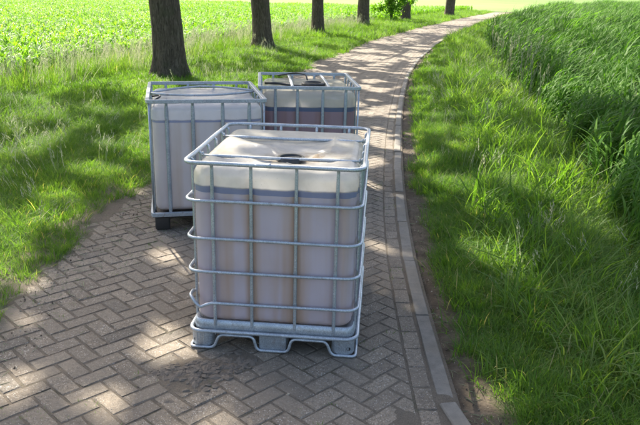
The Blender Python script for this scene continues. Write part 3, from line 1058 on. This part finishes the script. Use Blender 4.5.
GAPS_PX = [(170, 345, .20), (152, 352, .12), (183, 262, .20), (165, 256, .16), (96, 403, .13), (108, 410, .10), (12, 388, .16), (44, 372, .09), (62, 304, .10), (30, 318, .12),
           (120, 392, .07), (510, 190, .3), (545, 205, .3), (575, 215, .3), (600, 235, .25), (480, 140, .35), (430, 110, .3), (520, 170, .3), (455, 120, .3), (500, 262, .28), (515, 275, .2), (375, 246, .13), (392, 252, .10), (411, 224, .10), (414, 258, .08), (376, 178, .14), (388, 186, .12), (380, 150, .14), (395, 156, .12), (378, 128, .15), (398, 136, .12),
           (372, 112, .2), (395, 117, .2), (372, 100, .2), (393, 210, .1), (500, 262, .20), (520, 280, .20), (545, 300, .14), (478, 300, .12), (600, 215, .25), (560, 205, .22), (530, 160, .22), (465, 150, .22), (440, 130, .25),
           (425, 165, .15), (490, 395, .12), (525, 405, .12), (250, 90, .3), (90, 175, .3), (60, 200, .25), (20, 240, .2), (115, 150, .3), (40, 150, .3), (30, 285, .16), (135, 190, .18), (450, 100, .3), (470, 210, .18), (570, 250, .12)]
GAPS = []
for (px, py, r) in GAPS_PX:
    gq = ground_at(px, py); GAPS.append((gq[0], gq[1], r * 1.0))
# sunlit spots on the container tops
for (gx_, gy_, z, r) in ((-.52, 4.35, 1.1, .09), (.10, 4.5, 1.1, .08), (-.35, 7.2, 1.1, .22), (.1, 7.7, 1.1, .2), (-1.1, 6.6, 1.1, .15)):
    k = z / SUN_DIR[2]
    GAPS.append((gx_ - SUN_DIR[0] * k, gy_ - SUN_DIR[1] * k, r))


def trunk_shape(mb, pts, radii, seed, flare=True, n=40):
    P = np.array(pts, float); m = len(P); V = []
    for i in range(m):
        z = P[i, 2]
        for k in range(n):
            a = 2 * math.pi * k / n
            r = radii[i]
            if flare:
                fl = math.exp(-max(z, 0) / .22)
                r *= 1 + .42 * fl * (1 + .8 * math.sin(a * 4 + seed) * .5 + .3 * math.sin(a * 7 + seed * 2))
            r *= 1 + .035 * noise.noise(Vector((math.cos(a) * 14 + seed, math.sin(a) * 14, z * 4))) + .05 * noise.noise(Vector((math.cos(a) * 1.2 + seed, math.sin(a) * 1.2, z * .8))) + .06 * noise.noise(Vector((math.cos(a) * 6 + seed, math.sin(a) * 6, z * 1.3)))
            V.append((P[i, 0] + r * math.cos(a), P[i, 1] + r * math.sin(a), z))
    F = [[i * n + k, i * n + (k + 1) % n, (i + 1) * n + (k + 1) % n, (i + 1) * n + k] for i in range(m - 1) for k in range(n)]
    mb.add(V, F)


def tree(x, y, rad, label, seed, nleaf, lean=(0, 0), crown_r=5.2, H=15.5, gaps=True):
    gz = float(ground_z(np.array([x]), np.array([y]))[0])
    root = empty('tree', (x, y, gz - .03)); tag(root, label, 'tree', 'row of trees along the left of the path')
    rr = random.Random(seed); rg = np.random.default_rng(seed)
    zs = np.concatenate([np.linspace(0, 1.2, 14), np.linspace(1.4, 5, 16), np.linspace(5.5, H * .8, 12)])
    pts = [(lean[0] * z + .06 * math.sin(z * .7 + seed), lean[1] * z + .05 * math.cos(z * .6 + seed) - .05, z) for z in zs]
    rads = [rad * (1 - .045 * min(z, 5)) if z < 5 else rad * .775 * (1 - (z - 5) / (H * .8 - 5) * .8) for z in zs]
    mb = MB(); trunk_shape(mb, pts, rads, seed, n=72); trunk = mb.build('trunk', M['bark'], root)
    tips = []
    for k in range(16):
        z0 = 4.6 + (H * .75 - 4.6) * k / 16; i = int(np.argmin(abs(zs - z0))); b = np.array(pts[i])
        a = k * 2.4 + rr.uniform(-.4, .4); L = crown_r * (1.0 - .45 * abs((z0 - H * .5) / (H * .5))) * rr.uniform(.75, 1)
        e = b + np.array([math.cos(a) * L, math.sin(a) * L, L * rr.uniform(.25, .55)])
        mid = (b + e) / 2 + np.array([0, 0, L * .08])
        P = np.array([(1 - f) ** 2 * b + 2 * f * (1 - f) * mid + f * f * e for f in np.linspace(0, 1, 7)])
        mb = MB(); tube(mb, P, np.linspace(.11, .02, 7), 7, ref=(.1, .2, 1)); mb.build('limb', M['bark'], trunk)
        for f in (.35, .55, .75, .9, 1.0):
            p = (1 - f) ** 2 * b + 2 * f * (1 - f) * mid + f * f * e
            for _ in range(3):
                tips.append(p + np.array([rr.gauss(0, .8), rr.gauss(0, .8), rr.gauss(.1, .55)]))
    for _ in range(26): tips.append(np.array([rr.gauss(0, 1.1), rr.gauss(0, 1.1), H * .8 + rr.uniform(-2.5, 1.6)]))
    tips = np.array(tips)
    c = tips[rg.integers(0, len(tips), nleaf)] + rg.normal(0, 1, (nleaf, 3)) * np.array([.62, .62, .42])
    c = c[c[:, 2] > 3.6]
    world = c + np.array([x, y, gz])
    c = c[ray_points_gap(world, GAPS) & thin(world, 50)]  # leaves dropped to place sun flecks and shade on the ground
    n = len(c)
    nrm = norm(rg.normal(0, 1, (n, 3)) + np.array([0, 0, .6])); t1 = norm(np.cross(nrm, rg.normal(0, 1, (n, 3)))); t2 = np.cross(nrm, t1)
    sz = rg.uniform(.11, .19, n)[:, None]
    V = np.stack([c - t1 * sz, c - t2 * sz * .55 + nrm * sz * .12, c + t1 * sz, c + t2 * sz * .55 + nrm * sz * .12], 1).reshape(-1, 3)
    F = np.arange(n * 4).reshape(-1, 4)
    mb = MB(); mb.add(V, F, np.repeat(rg.random(n), 4)); mb.build('crown', M['crown'], root, smooth=False)
    return root


TREES = [(ground_at(165, 79), .375, 'nearest tree trunk in the row, thick and dark, left of the caged tanks', 1, 52000),
         (ground_at(261, 49), .355, 'second tree in the row, its trunk rising above the rearmost tank', 2, 13000),
         (ground_at(318, 36), .30, 'third tree in the row, trunk at the inside of the path bend', 3, 11000),
         (ground_at(364, 28), .37, 'fourth tree in the row, slim trunk before the leafy bush', 4, 10000),
         (ground_at(406, 22), .40, 'fifth tree in the row with a leafy bush against its left side', 5, 9000),
         (ground_at(449.8, 17.5), .46, 'farthest tree trunk in the row, standing alone by the far bend', 6, 9000)]
for (p, r, lb, sd, nl) in TREES:
    tree(p[0], p[1] + r, r, lb, sd, nl, lean=(-.028 if sd == 1 else -.03 if sd == 2 else -.005, 0), crown_r=7.0 if sd == 1 else 5.4)


# leafy bush against the fifth trunk
def bush(x, y, R, H, label, n=2600, seed=3):
    root = empty('bush', (x, y, -.05)); tag(root, label, 'bush')
    rg = np.random.default_rng(seed)
    st = MB()
    for k in range(7):
        a = k * .9; e = np.array([math.cos(a) * R * .6, math.sin(a) * R * .6, H * .8])
        tube(st, [(0, 0, 0), e * np.array([.35, .35, .5]), e], np.array([.03, .02, .008]), 6, ref=(1, .2, 0))
    st.build('stem', M['bark'], root)
    cl = rg.normal(0, 1, (40, 3)) * np.array([R * .45, R * .45, H * .27]) + np.array([0, 0, H * .55])
    c = cl[rg.integers(0, 40, n)] + rg.normal(0, .16, (n, 3)); c = c[c[:, 2] > .15]; n = len(c)
    nrm = norm(rg.normal(0, 1, (n, 3)) + np.array([0, 0, .6])); t1 = norm(np.cross(nrm, rg.normal(0, 1, (n, 3)))); t2 = np.cross(nrm, t1)
    sz = rg.uniform(.05, .11, n)[:, None]
    V = np.stack([c - t1 * sz, c - t2 * sz * .6, c + t1 * sz, c + t2 * sz * .6], 1).reshape(-1, 3)
    MB().add(V, np.arange(n * 4).reshape(-1, 4), np.repeat(rg.random(n), 4)).build('foliage', M['maize'], root, smooth=False)


p = ground_at(391, 23); bush(p[0], p[1], .95, 3.6, 'leafy green bush growing against the left of the fifth trunk', 5200)
p = ground_at(349, 26); bush(p[0], p[1], .35, .8, 'small leafy weed clump between the third and fourth trunks', 500, 8)

# ------------------------------------------------------------------ vegetation (stuff)
def blade(mb, base, h, w_, lean, az, curl, rnd, seg=4, tipw=.15, droop=0.0):
    """one curved blade; lean = horizontal reach at tip"""
    d = np.array([math.cos(az), math.sin(az), 0]); sd = np.array([-math.sin(az + curl), math.cos(az + curl), 0])
    V = []
    for i in range(seg + 1):
        f = i / seg
        c = np.array(base) + d * lean * f ** 1.8 + np.array([0, 0, h * (f - droop * f ** 3)])
        ww = w_ * (1 - f ** 2 * (1 - tipw)) * (.7 + .3 * min(1, f * 3)) / 2
        if i == seg: V.append(c)
        else: V += [c - sd * ww, c + sd * ww]
    F = [[2 * i, 2 * i + 1, 2 * i + 3, 2 * i + 2] for i in range(seg - 1)]
    n0 = mb.n
    mb.add(V, F, rnd)
    mb.f.append(np.array([[2 * seg - 2 + n0, 2 * seg - 1 + n0, 2 * seg + n0]]))


def lib(name, meshes, mat):
    c = bpy.data.collections.new(name)
    for me in meshes:
        me.materials.append(mat)
        o = bpy.data.objects.new(name, me); c.objects.link(o)
    return c


def scatter(name, P, rot, sc, coll, label=None):
    """points with rotation + scale -> instances of a collection's members"""
    me = bpy.data.meshes.new(name)
    n = len(P); me.vertices.add(n); me.vertices.foreach_set('co', np.asarray(P, np.float32).ravel())
    a = me.attributes.new('rot', 'FLOAT_VECTOR', 'POINT'); a.data.foreach_set('vector', np.asarray(rot, np.float32).ravel())
    a = me.attributes.new('scl', 'FLOAT_VECTOR', 'POINT'); a.data.foreach_set('vector', np.asarray(sc, np.float32).ravel())
    a = me.attributes.new('pick', 'INT', 'POINT'); a.data.foreach_set('value', RNG.integers(0, len(coll.objects), n).astype(np.int32))
    me.update()
    o = bpy.data.objects.new(name, me); COL.objects.link(o)
    ng = bpy.data.node_groups.new(name, 'GeometryNodeTree')
    ng.interface.new_socket('Geometry', in_out='INPUT', socket_type='NodeSocketGeometry'); ng.interface.new_socket('Geometry', in_out='OUTPUT', socket_type='NodeSocketGeometry')
    gi = ng.nodes.new('NodeGroupInput'); go = ng.nodes.new('NodeGroupOutput'); ip = ng.nodes.new('GeometryNodeInstanceOnPoints'); ci = ng.nodes.new('GeometryNodeCollectionInfo')
    ci.inputs[0].default_value = coll; ci.inputs[1].default_value = True; ci.inputs[2].default_value = True
    def na(nm, ty):
        q_ = ng.nodes.new('GeometryNodeInputNamedAttribute'); q_.data_type = ty; q_.inputs[0].default_value = nm; return q_.outputs[0]
    L = ng.links.new
    L(gi.outputs[0], ip.inputs['Points']); L(ci.outputs[0], ip.inputs['Instance']); ip.inputs['Pick Instance'].default_value = True
    L(na('pick', 'INT'), ip.inputs['Instance Index'])
    e2r = ng.nodes.new('FunctionNodeEulerToRotation'); L(na('rot', 'FLOAT_VECTOR'), e2r.inputs[0]); L(e2r.outputs[0], ip.inputs['Rotation'])
    L(na('scl', 'FLOAT_VECTOR'), ip.inputs['Scale']); L(ip.outputs[0], go.inputs[0])
    md = o.modifiers.new('scatter', 'NODES'); md.node_group = ng
    tag(o, label, name.replace('_', ' '), kind='stuff')
    return o


def tuft(n, h, w_, spread, lean, seed, seg=4, droop=.15, wind=None):
    rr = random.Random(seed); mb = MB()
    for _ in range(n):
        a = rr.uniform(0, 6.283); r = spread * math.sqrt(rr.random()); hh = h * rr.uniform(.45, 1.1)
        az = a + rr.gauss(0, .8) if wind is None or rr.random() < .35 else wind + rr.gauss(0, .5)
        blade(mb, (r * math.cos(a), r * math.sin(a), -.01), hh, w_ * rr.uniform(.6, 1.3), hh * lean * rr.uniform(.2, 1.4), az, rr.gauss(0, .5), rr.random(), seg, .15, droop * rr.uniform(0, 2))
    return mb.mesh('tuft', False)


def in_frame(P, margin=60):
    q_ = project(P)
    return (q_[:, 2] > .3) & (q_[:, 0] > -margin) & (q_[:, 0] < 640 + margin) & (q_[:, 1] < 425 + margin * 1.5) & (q_[:, 1] > -120)


def sample(x0, x1, y0, y1, dens):
    n = int((x1 - x0) * (y1 - y0) * dens); return RNG.uniform(x0, x1, n), RNG.uniform(y0, y1, n)


short_lib = lib('short_grass_tuft', [tuft(30, .13, .0045, .07, .8, k, 3) for k in range(6)], M['grass'])
long_lib = lib('long_grass_tuft', [tuft(24, .30, .0062, .10, 1.0, 20 + k, 4, .4) for k in range(7)], M['grass'])
far_lib = lib('far_grass_tuft', [tuft(26, .28, .016, .22, .7, 40 + k, 3, .2) for k in range(5)], M['grass'])


def add_grass(name, lib_, x, y, hfun, keepf, label, tilt=.2):
    t, s = path_t(x, y)
    k = keepf(x, y, t, s)
    x, y, t, s = x[k], y[k], t[k], s[k]
    z = np.where((t > 0) & (t < PW), -.004, ground_z(x, y)); P = np.stack([x, y, z], -1)
    f = in_frame(P); P = P[f]; x, y, t, s = x[f], y[f], t[f], s[f]
    n = len(P); h = hfun(x, y, t, s) * RNG.uniform(.75, 1.25, n)
    rot = np.stack([RNG.normal(0, tilt, n), RNG.normal(0, tilt, n), RNG.uniform(0, 6.283, n)], -1)
    wd = np.clip(h, .6, 1.6)
    print(name, n)
    return scatter(name, P, rot, np.stack([wd, wd, h], -1), lib_, label)


def right_soil(x, y, r): return r < .03 + .25 * vnoise(x, y, 1.4, 3, 5) + .12 * RNG.random(len(x))
def left_soil(x, y, l): return l < -.28 + .55 * vnoise(x, y, 1.1, 3, 6) + .15 * RNG.random(len(x))


def keep_verge(x, y, t, s):
    r, l = -t, t - PW
    kr = (r > 0) & ~right_soil(x, y, r) & (r < REED_OFF(s) + .8)
    kl = (l > -.3) & ~left_soil(x, y, l) & (l < FIELD_OFF(s) + .5)
    return kr | kl


# short understory close by
x, y = sample(-5.5, 4.5, 2.2, 11, 230)
add_grass('short_grass', short_lib, x, y, lambda x, y, t, s: .6 + .8 * vnoise(x, y, 1.5, 3, 11), keep_verge, None)
# long grass, clumpy
def h_long(x, y, t, s):
    r, l = -t, t - PW
    h = .35 + 1.0 * vnoise(x, y, 1.1, 4, 12) ** 1.2
    h = h * np.where(r > 0, np.clip(.34 + r * .40 - .25 * np.clip((5.5 - y) / 2, 0, 1), .3, 1.4), np.clip(.45 + l * .22, .45, 1.25))
    return h
x, y = sample(-6.5, 4.5, 2.2, 12, 260)
add_grass('long_grass', long_lib, x, y, h_long, lambda x, y, t, s: keep_verge(x, y, t, s) & (vnoise(x, y, 1.1, 4, 12) > .30 + .25 * RNG.random(len(x))) & (((-t) > .35) | ((t - PW) > .3)), None, .25)
# mid and far verge
x, y = sample(-11, 12, 11, 32, 75)
add_grass('verge_grass', far_lib, x, y, lambda x, y, t, s: (.5 + .6 * vnoise(x, y, .9, 3, 13)) * np.where(t > 0, .75, np.clip(.45 - t * .4, .45, 1.4)), keep_verge, None)
x, y = sample(-10, 30, 32, 92, 22)
add_grass('distant_verge_grass', far_lib, x, y, lambda x, y, t, s: .8 + .6 * vnoise(x, y, .6, 3, 14), keep_verge, None)
# sprouts in the joints of the paving
x, y = sample(-2.4, 1.4, 2.6, 12, 60)
tiny = lib('joint_sprout', [tuft(14, .028, .0028, .02, .9, 60 + k, 3) for k in range(4)], M['grass'])
def kj(x, y, t, s): return ((t > .1) & (t < PW) & (vnoise(x, y, 2.4, 3, 21) > .60)) | ((t < -.02) & (t > -.5) & (vnoise(x, y, 1.4, 3, 22) > .50))
k = kj(x, y, *path_t(x, y)); x, y = x[k], y[k]
P = np.stack([x, y, np.full(len(x), -.004)], -1)
scatter('joint_sprouts', P, np.stack([np.zeros(len(x)), np.zeros(len(x)), RNG.uniform(0, 6, len(x))], -1), np.repeat(RNG.uniform(.6, 1.5, (len(x), 1)), 3, 1), tiny)

# tall dry grass with pale seed heads at the edge of the field
def seed_stem(seed, h=.75, n=7):
    rr = random.Random(seed); mb = MB()
    for _ in range(n):
        a = rr.uniform(0, 6.28); r = rr.uniform(0, .15); hh = h * rr.uniform(.6, 1.1); az = rr.uniform(-.9, .9); ln = rr.uniform(.05, .25)
        b = (r * math.cos(a), r * math.sin(a), 0)
        blade(mb, b, hh, .006, ln, az, rr.gauss(0, 1), rr.random(), 4, .7)
        tip = np.array(b) + np.array([math.cos(az) * ln, math.sin(az) * ln, hh])
        for q_ in range(9):
            f = q_ / 9; c = tip + np.array([rr.gauss(0, .010), rr.gauss(0, .010), -.13 * f])
            blade(mb, c, .035, .011, .02, rr.uniform(0, 6.28), 0, rr.random(), 2, .3)
    return mb.mesh('seed_stem', False)
dry = lib('dry_grass_stem', [seed_stem(80 + k) for k in range(5)], M['grass_straw'])
x, y = sample(-11.5, 3, 6, 48, 7)
t, s = path_t(x, y); l = t - PW
k = (l > FIELD_OFF(s) - 2.0 + .8 * RNG.random(len(x))) & (l < FIELD_OFF(s) + .5); x, y = x[k], y[k]
P = np.stack([x, y, ground_z(x, y)], -1); P = P[in_frame(P)]; n = len(P)
scatter('dry_seed_grass', P, np.stack([RNG.normal(0, .15, n), RNG.normal(0, .15, n), RNG.uniform(-.8, .8, n)], -1), np.repeat(RNG.uniform(.7, 1.15, (n, 1)), 3, 1), dry)
x, y = sample(-11.5, 3, 5, 48, 26)
tall_lib = lib('tall_grass_tuft', [tuft(20, .62, .011, .18, .45, 90 + k, 4, .2) for k in range(5)], M['grass'])
add_grass('tall_edge_grass', tall_lib, x, y, lambda x, y, t, s: .6 + .4 * vnoise(x, y, 1, 3, 15), lambda x, y, t, s: ((t - PW) > FIELD_OFF(s) - 1.6) & ((t - PW) < FIELD_OFF(s) + .8), None)

fine = lib('fine_stem', [seed_stem(200 + k, .42, 5) for k in range(4)], M['grass_straw'])
x, y = sample(-6, 5, 2.4, 26, 4)
t, s = path_t(x, y); k = keep_verge(x, y, t, s) & (((-t) > .5) | ((t - PW) > .5)) & (vnoise(x, y, .8, 3, 62) > .42); x, y = x[k], y[k]
P = np.stack([x, y, ground_z(x, y)], -1); P = P[in_frame(P)]; n = len(P)
fs = RNG.uniform(.5, 1.1, (n, 1)) * np.array([[.8, .8, 1.0]])
scatter('pale_fine_stems', P, np.stack([RNG.normal(0, .3, n), RNG.normal(0, .3, n), RNG.uniform(0, 6.28, n)], -1), fs, fine)

# maize field
def maize(seed, h=.78):
    rr = random.Random(seed); mb = MB()
    for k in range(11):
        az = k * 3.14 + rr.gauss(0, .5); z0 = .04 + k * .038
        blade(mb, (0, 0, z0), (h - z0) * rr.uniform(.55, .95), .044 * rr.uniform(.7, 1.1), rr.uniform(.15, .36), az, rr.gauss(0, .3), rr.random(), 5, .05, rr.uniform(.1, .75))
    tube(mb, [(0, 0, 0), (0, 0, h * .55)], np.array([.013, .006]), 5, ref=(1, 0, 0))
    return mb.mesh('maize', False)
mz = lib('maize_plant', [maize(120 + k) for k in range(7)], M['maize'])
XR = []; YR = []
xr = np.arange(-64, 26, .55)
for a, b, st in ((7, 40, .155), (40, 101, .27)):
    yr = np.arange(a, b, st); X_, Y_ = np.meshgrid(xr, yr); XR.append(X_.ravel()); YR.append(Y_.ravel())
x = np.concatenate(XR); y = np.concatenate(YR)
x = x + y * .10 + RNG.normal(0, .05, len(x)); y = y + RNG.normal(0, .06, len(y))
t, s = path_t(x, y); k = ((t - PW) > FIELD_OFF(s)) & (y < 97 + x * .12) & (RNG.random(len(x)) > .05); x, y = x[k], y[k]
P = np.stack([x, y, ground_z(x, y)], -1); P = P[in_frame(P)]; n = len(P); print('maize', n)
sz_ = (.85 + .4 * vnoise(P[:, 0], P[:, 1], .25, 3, 30)) * RNG.uniform(.85, 1.15, n)
scatter('maize_field', P, np.stack([RNG.normal(0, .07, n), RNG.normal(0, .07, n), RNG.uniform(0, 6.28, n)], -1), np.stack([sz_, sz_, sz_], -1), mz)

# reed bank
def reed(seed, h=1.55, n=6):
    rr = random.Random(seed); mb = MB()
    for _ in range(n):
        a = rr.uniform(0, 6.28); r = rr.uniform(0, .16); hh = h * rr.uniform(.7, 1.1); b = np.array([r * math.cos(a), r * math.sin(a), 0])
        ln = hh * rr.uniform(.12, .30)
        P_ = [b + np.array([ln * f ** 1.6, 0, hh * .92 * f]) for f in (0, .35, .7, 1)]
        tube(mb, P_, np.array([.005, .0045, .003, .0015]), 4, ref=(0, 1, 0), rnd=rr.random() * .9)
        for k in range(8):
            f = .22 + .09 * k + rr.uniform(-.03, .03)
            c = b + np.array([ln * f ** 1.6, 0, hh * .92 * f])
            blade(mb, c, rr.uniform(.14, .40), .038 * rr.uniform(.6, 1.2), rr.uniform(.24, .55), rr.gauss(.15, .45), rr.gauss(0, .5), rr.random() * .97, 4, .05, rr.uniform(.0, .6))
    return mb.mesh('reed', False)
rd = lib('reed_stem', [reed(150 + k) for k in range(8)], M['reed'])
x1, y1 = sample(2, 12, 3.5, 20, 24); x2, y2 = sample(4, 24, 20, 42, 20); x3, y3 = sample(8, 60, 42, 100, 4)
x = np.concatenate([x1, x2, x3]); y = np.concatenate([y1, y2, y3])
t, s = path_t(x, y); r = -t; k = (r > REED_OFF(s) + .5 * (vnoise(x, y, .8, 3, 31) - .3)); x, y, r, s = x[k], y[k], r[k], s[k]
P = np.stack([x, y, ground_z(x, y)], -1); f = in_frame(P, 120); P = P[f]; r = r[f]; s = s[f]; n = len(P); print('reeds', n)
hz = np.clip(.58 + .45 * (r - REED_OFF(s)), .5, 1.22) * (.80 + .4 * vnoise(P[:, 0], P[:, 1], .45, 2, 61)) * (.85 + .3 * vnoise(P[:, 0], P[:, 1], .7, 3, 33)) * np.interp(P[:, 1], [4, 8], [.75, 1])
hz = np.maximum(hz, np.interp(P[:, 1], [8, 14], [.45, .92]) * RNG.uniform(.8, 1.15, n))
ang = RNG.normal(.35, .35, n)
scatter('reed_bank', P, np.stack([RNG.normal(0, .10, n), RNG.normal(.06, .10, n), ang], -1), np.stack([hz ** .5, hz ** .5, hz], -1), rd)
edge_lib = lib('bank_grass_tuft', [tuft(22, .62, .016, .20, .75, 190 + k, 5, .3, wind=.3) for k in range(6)], M['grass'])
x, y = sample(.8, 11, 3, 34, 30)
add_grass('bank_grass', edge_lib, x, y, lambda x, y, t, s: (.35 + .75 * vnoise(x, y, 1.2, 3, 36)) * np.interp(y, [4, 6.5], [.62, 1]), lambda x, y, t, s: (-t > REED_OFF(s) - .9 - .7 * vnoise(x, y, .7, 3, 37)) & (-t < REED_OFF(s) + .7), None, .2)
# pale last-year stems standing in the reeds
def dry_reed(seed, h=1.2):
    rr = random.Random(seed); mb = MB()
    for _ in range(3):
        hh = h * rr.uniform(.7, 1.1); ln = rr.uniform(-.1, .25); b = (rr.gauss(0, .12), rr.gauss(0, .12), 0)
        tube(mb, [b, (b[0] + ln * .4, b[1], hh * .6), (b[0] + ln, b[1], hh)], np.array([.006, .005, .003]), 5, ref=(0, 1, 0))
        for q_ in range(14):
            f = q_ / 14; blade(mb, (b[0] + ln + rr.gauss(0, .012), b[1] + rr.gauss(0, .012), hh - .2 * f), .05, .010, .025, rr.uniform(0, 6.28), 0, rr.random(), 2, .3)
    return mb.mesh('dry_reed', False)
dr = lib('dry_reed_stem', [dry_reed(170 + k) for k in range(4)], M['grass_straw'])
x, y = sample(2.5, 12, 5, 30, 8)
t, s = path_t(x, y); r = -t; k = (r > REED_OFF(s)) & (r < REED_OFF(s) + 4) & (vnoise(x, y, .5, 2, 35) > .40); x, y = x[k], y[k]
P = np.stack([x, y, ground_z(x, y)], -1); n = len(P)
scatter('dry_reed_stems', P, np.stack([RNG.normal(0, .12, n), RNG.normal(.05, .12, n), RNG.uniform(-.5, .5, n)], -1), np.repeat(RNG.uniform(.75, 1.15, (n, 1)), 3, 1), dr)

# ------------------------------------------------------------------ loose debris and mud
def lump(seed, flat=.55, n=7, m=5):
    rr = random.Random(seed); V = []
    for i in range(m + 1):
        ph = math.pi * i / m
        for k in range(n):
            a = 2 * math.pi * k / n; r = 1 + rr.uniform(-.25, .25)
            V.append((r * math.sin(ph) * math.cos(a), r * math.sin(ph) * math.sin(a) * .8, r * math.cos(ph) * flat))
    F = [[i * n + k, (i + 1) * n + k, (i + 1) * n + (k + 1) % n, i * n + (k + 1) % n] for i in range(m) for k in range(n)]
    mb = MB(); mb.add(V, F); return mb
cl = lib('mud_clod', [lump(k).mesh('clod', False) for k in range(7)], M['clod'])
P = []; S = []
for (cx, cy, rr_, n) in ((-.84, 3.42, .05, 150), (-.70, 3.43, .06, 90), (-.60, 3.45, .07, 170), (-.44, 3.52, .06, 60), (-.66, 3.36, .12, 60)):
    a = RNG.normal(0, 1, (n, 2)) * rr_ * .7
    X_ = cx + a[:, 0] * 1.3; Y_ = cy + a[:, 1]
    zz = -.0085 + dirt_cover(X_, Y_) + .003
    P.append(np.stack([X_, Y_, zz], -1)); S.append(.005 + .022 * RNG.random(n) ** 2.5)
P = np.concatenate(P); S = np.concatenate(S)
scatter('mud_clods', P, RNG.uniform(-.6, .6, (len(P), 3)) * np.array([.5, .5, 6]), np.stack([S * 1.3, S * 1.1, S * .75], -1), cl)

ch = lib('pebble', [lump(20 + k, .6, 6, 4).mesh('pebble', False) for k in range(5)], M['chip'])
x, y = sample(-3.6, 2.0, 2.4, 11, 900)
t, s = path_t(x, y); r, l = -t, t - PW
pr = np.where((r > 0) & (r < .55), .55, 0) + np.where((l > -.45) & (l < .6), .95, 0) + np.where((t > 0) & (l < 0), .05, 0)
k = RNG.random(len(x)) < pr * vnoise(x, y, 2, 3, 41); x, y, t = x[k], y[k], t[k]
z = np.where((t > 0) & (t < PW + .1), np.maximum(-.011 + dirt_cover(x, y), -.003), ground_z(x, y)) + .001
n = len(x); P = np.stack([x, y, z], -1); f = in_frame(P, 20); P = P[f]; n = len(P); print('pebbles', n)
S = .002 + .008 * RNG.random(n) ** 2
scatter('pebbles', P, RNG.uniform(-3, 3, (n, 3)), np.stack([S * RNG.uniform(.8, 2.2, n), S, S * .7], -1), ch)
# bits of straw and twig
tw = []
for k in range(4):
    mb = MB(); rr = random.Random(k)
    tube(mb, [(-.5, 0, 0), (-.1, rr.uniform(-.06, .06), .02), (.5, rr.uniform(-.1, .1), 0)], np.array([.03, .028, .015]), 4, ref=(0, 0, 1)); tw.append(mb.mesh('twig', False))
twl = lib('twig', tw, M['grass_straw'])
x, y = sample(-3.6, 2.0, 2.4, 10, 160); t, s = path_t(x, y); r, l = -t, t - PW
pr = np.where((r > 0) & (r < .5), .8, 0) + np.where((l > -.45) & (l < .6), 1.0, 0) + np.where((t > 0) & (l < -.4), .03, 0)
k = RNG.random(len(x)) < pr; x, y, t = x[k], y[k], t[k]
z = np.where((t > 0) & (t < PW + .1), np.maximum(-.011 + dirt_cover(x, y), 0), ground_z(x, y)) + .003
n = len(x); S = RNG.uniform(.02, .07, n)
scatter('straw_and_twigs', np.stack([x, y, z], -1), np.stack([RNG.normal(0, .1, n), RNG.normal(0, .1, n), RNG.uniform(0, 6, n)], -1), np.repeat(S[:, None], 3, 1), twl)
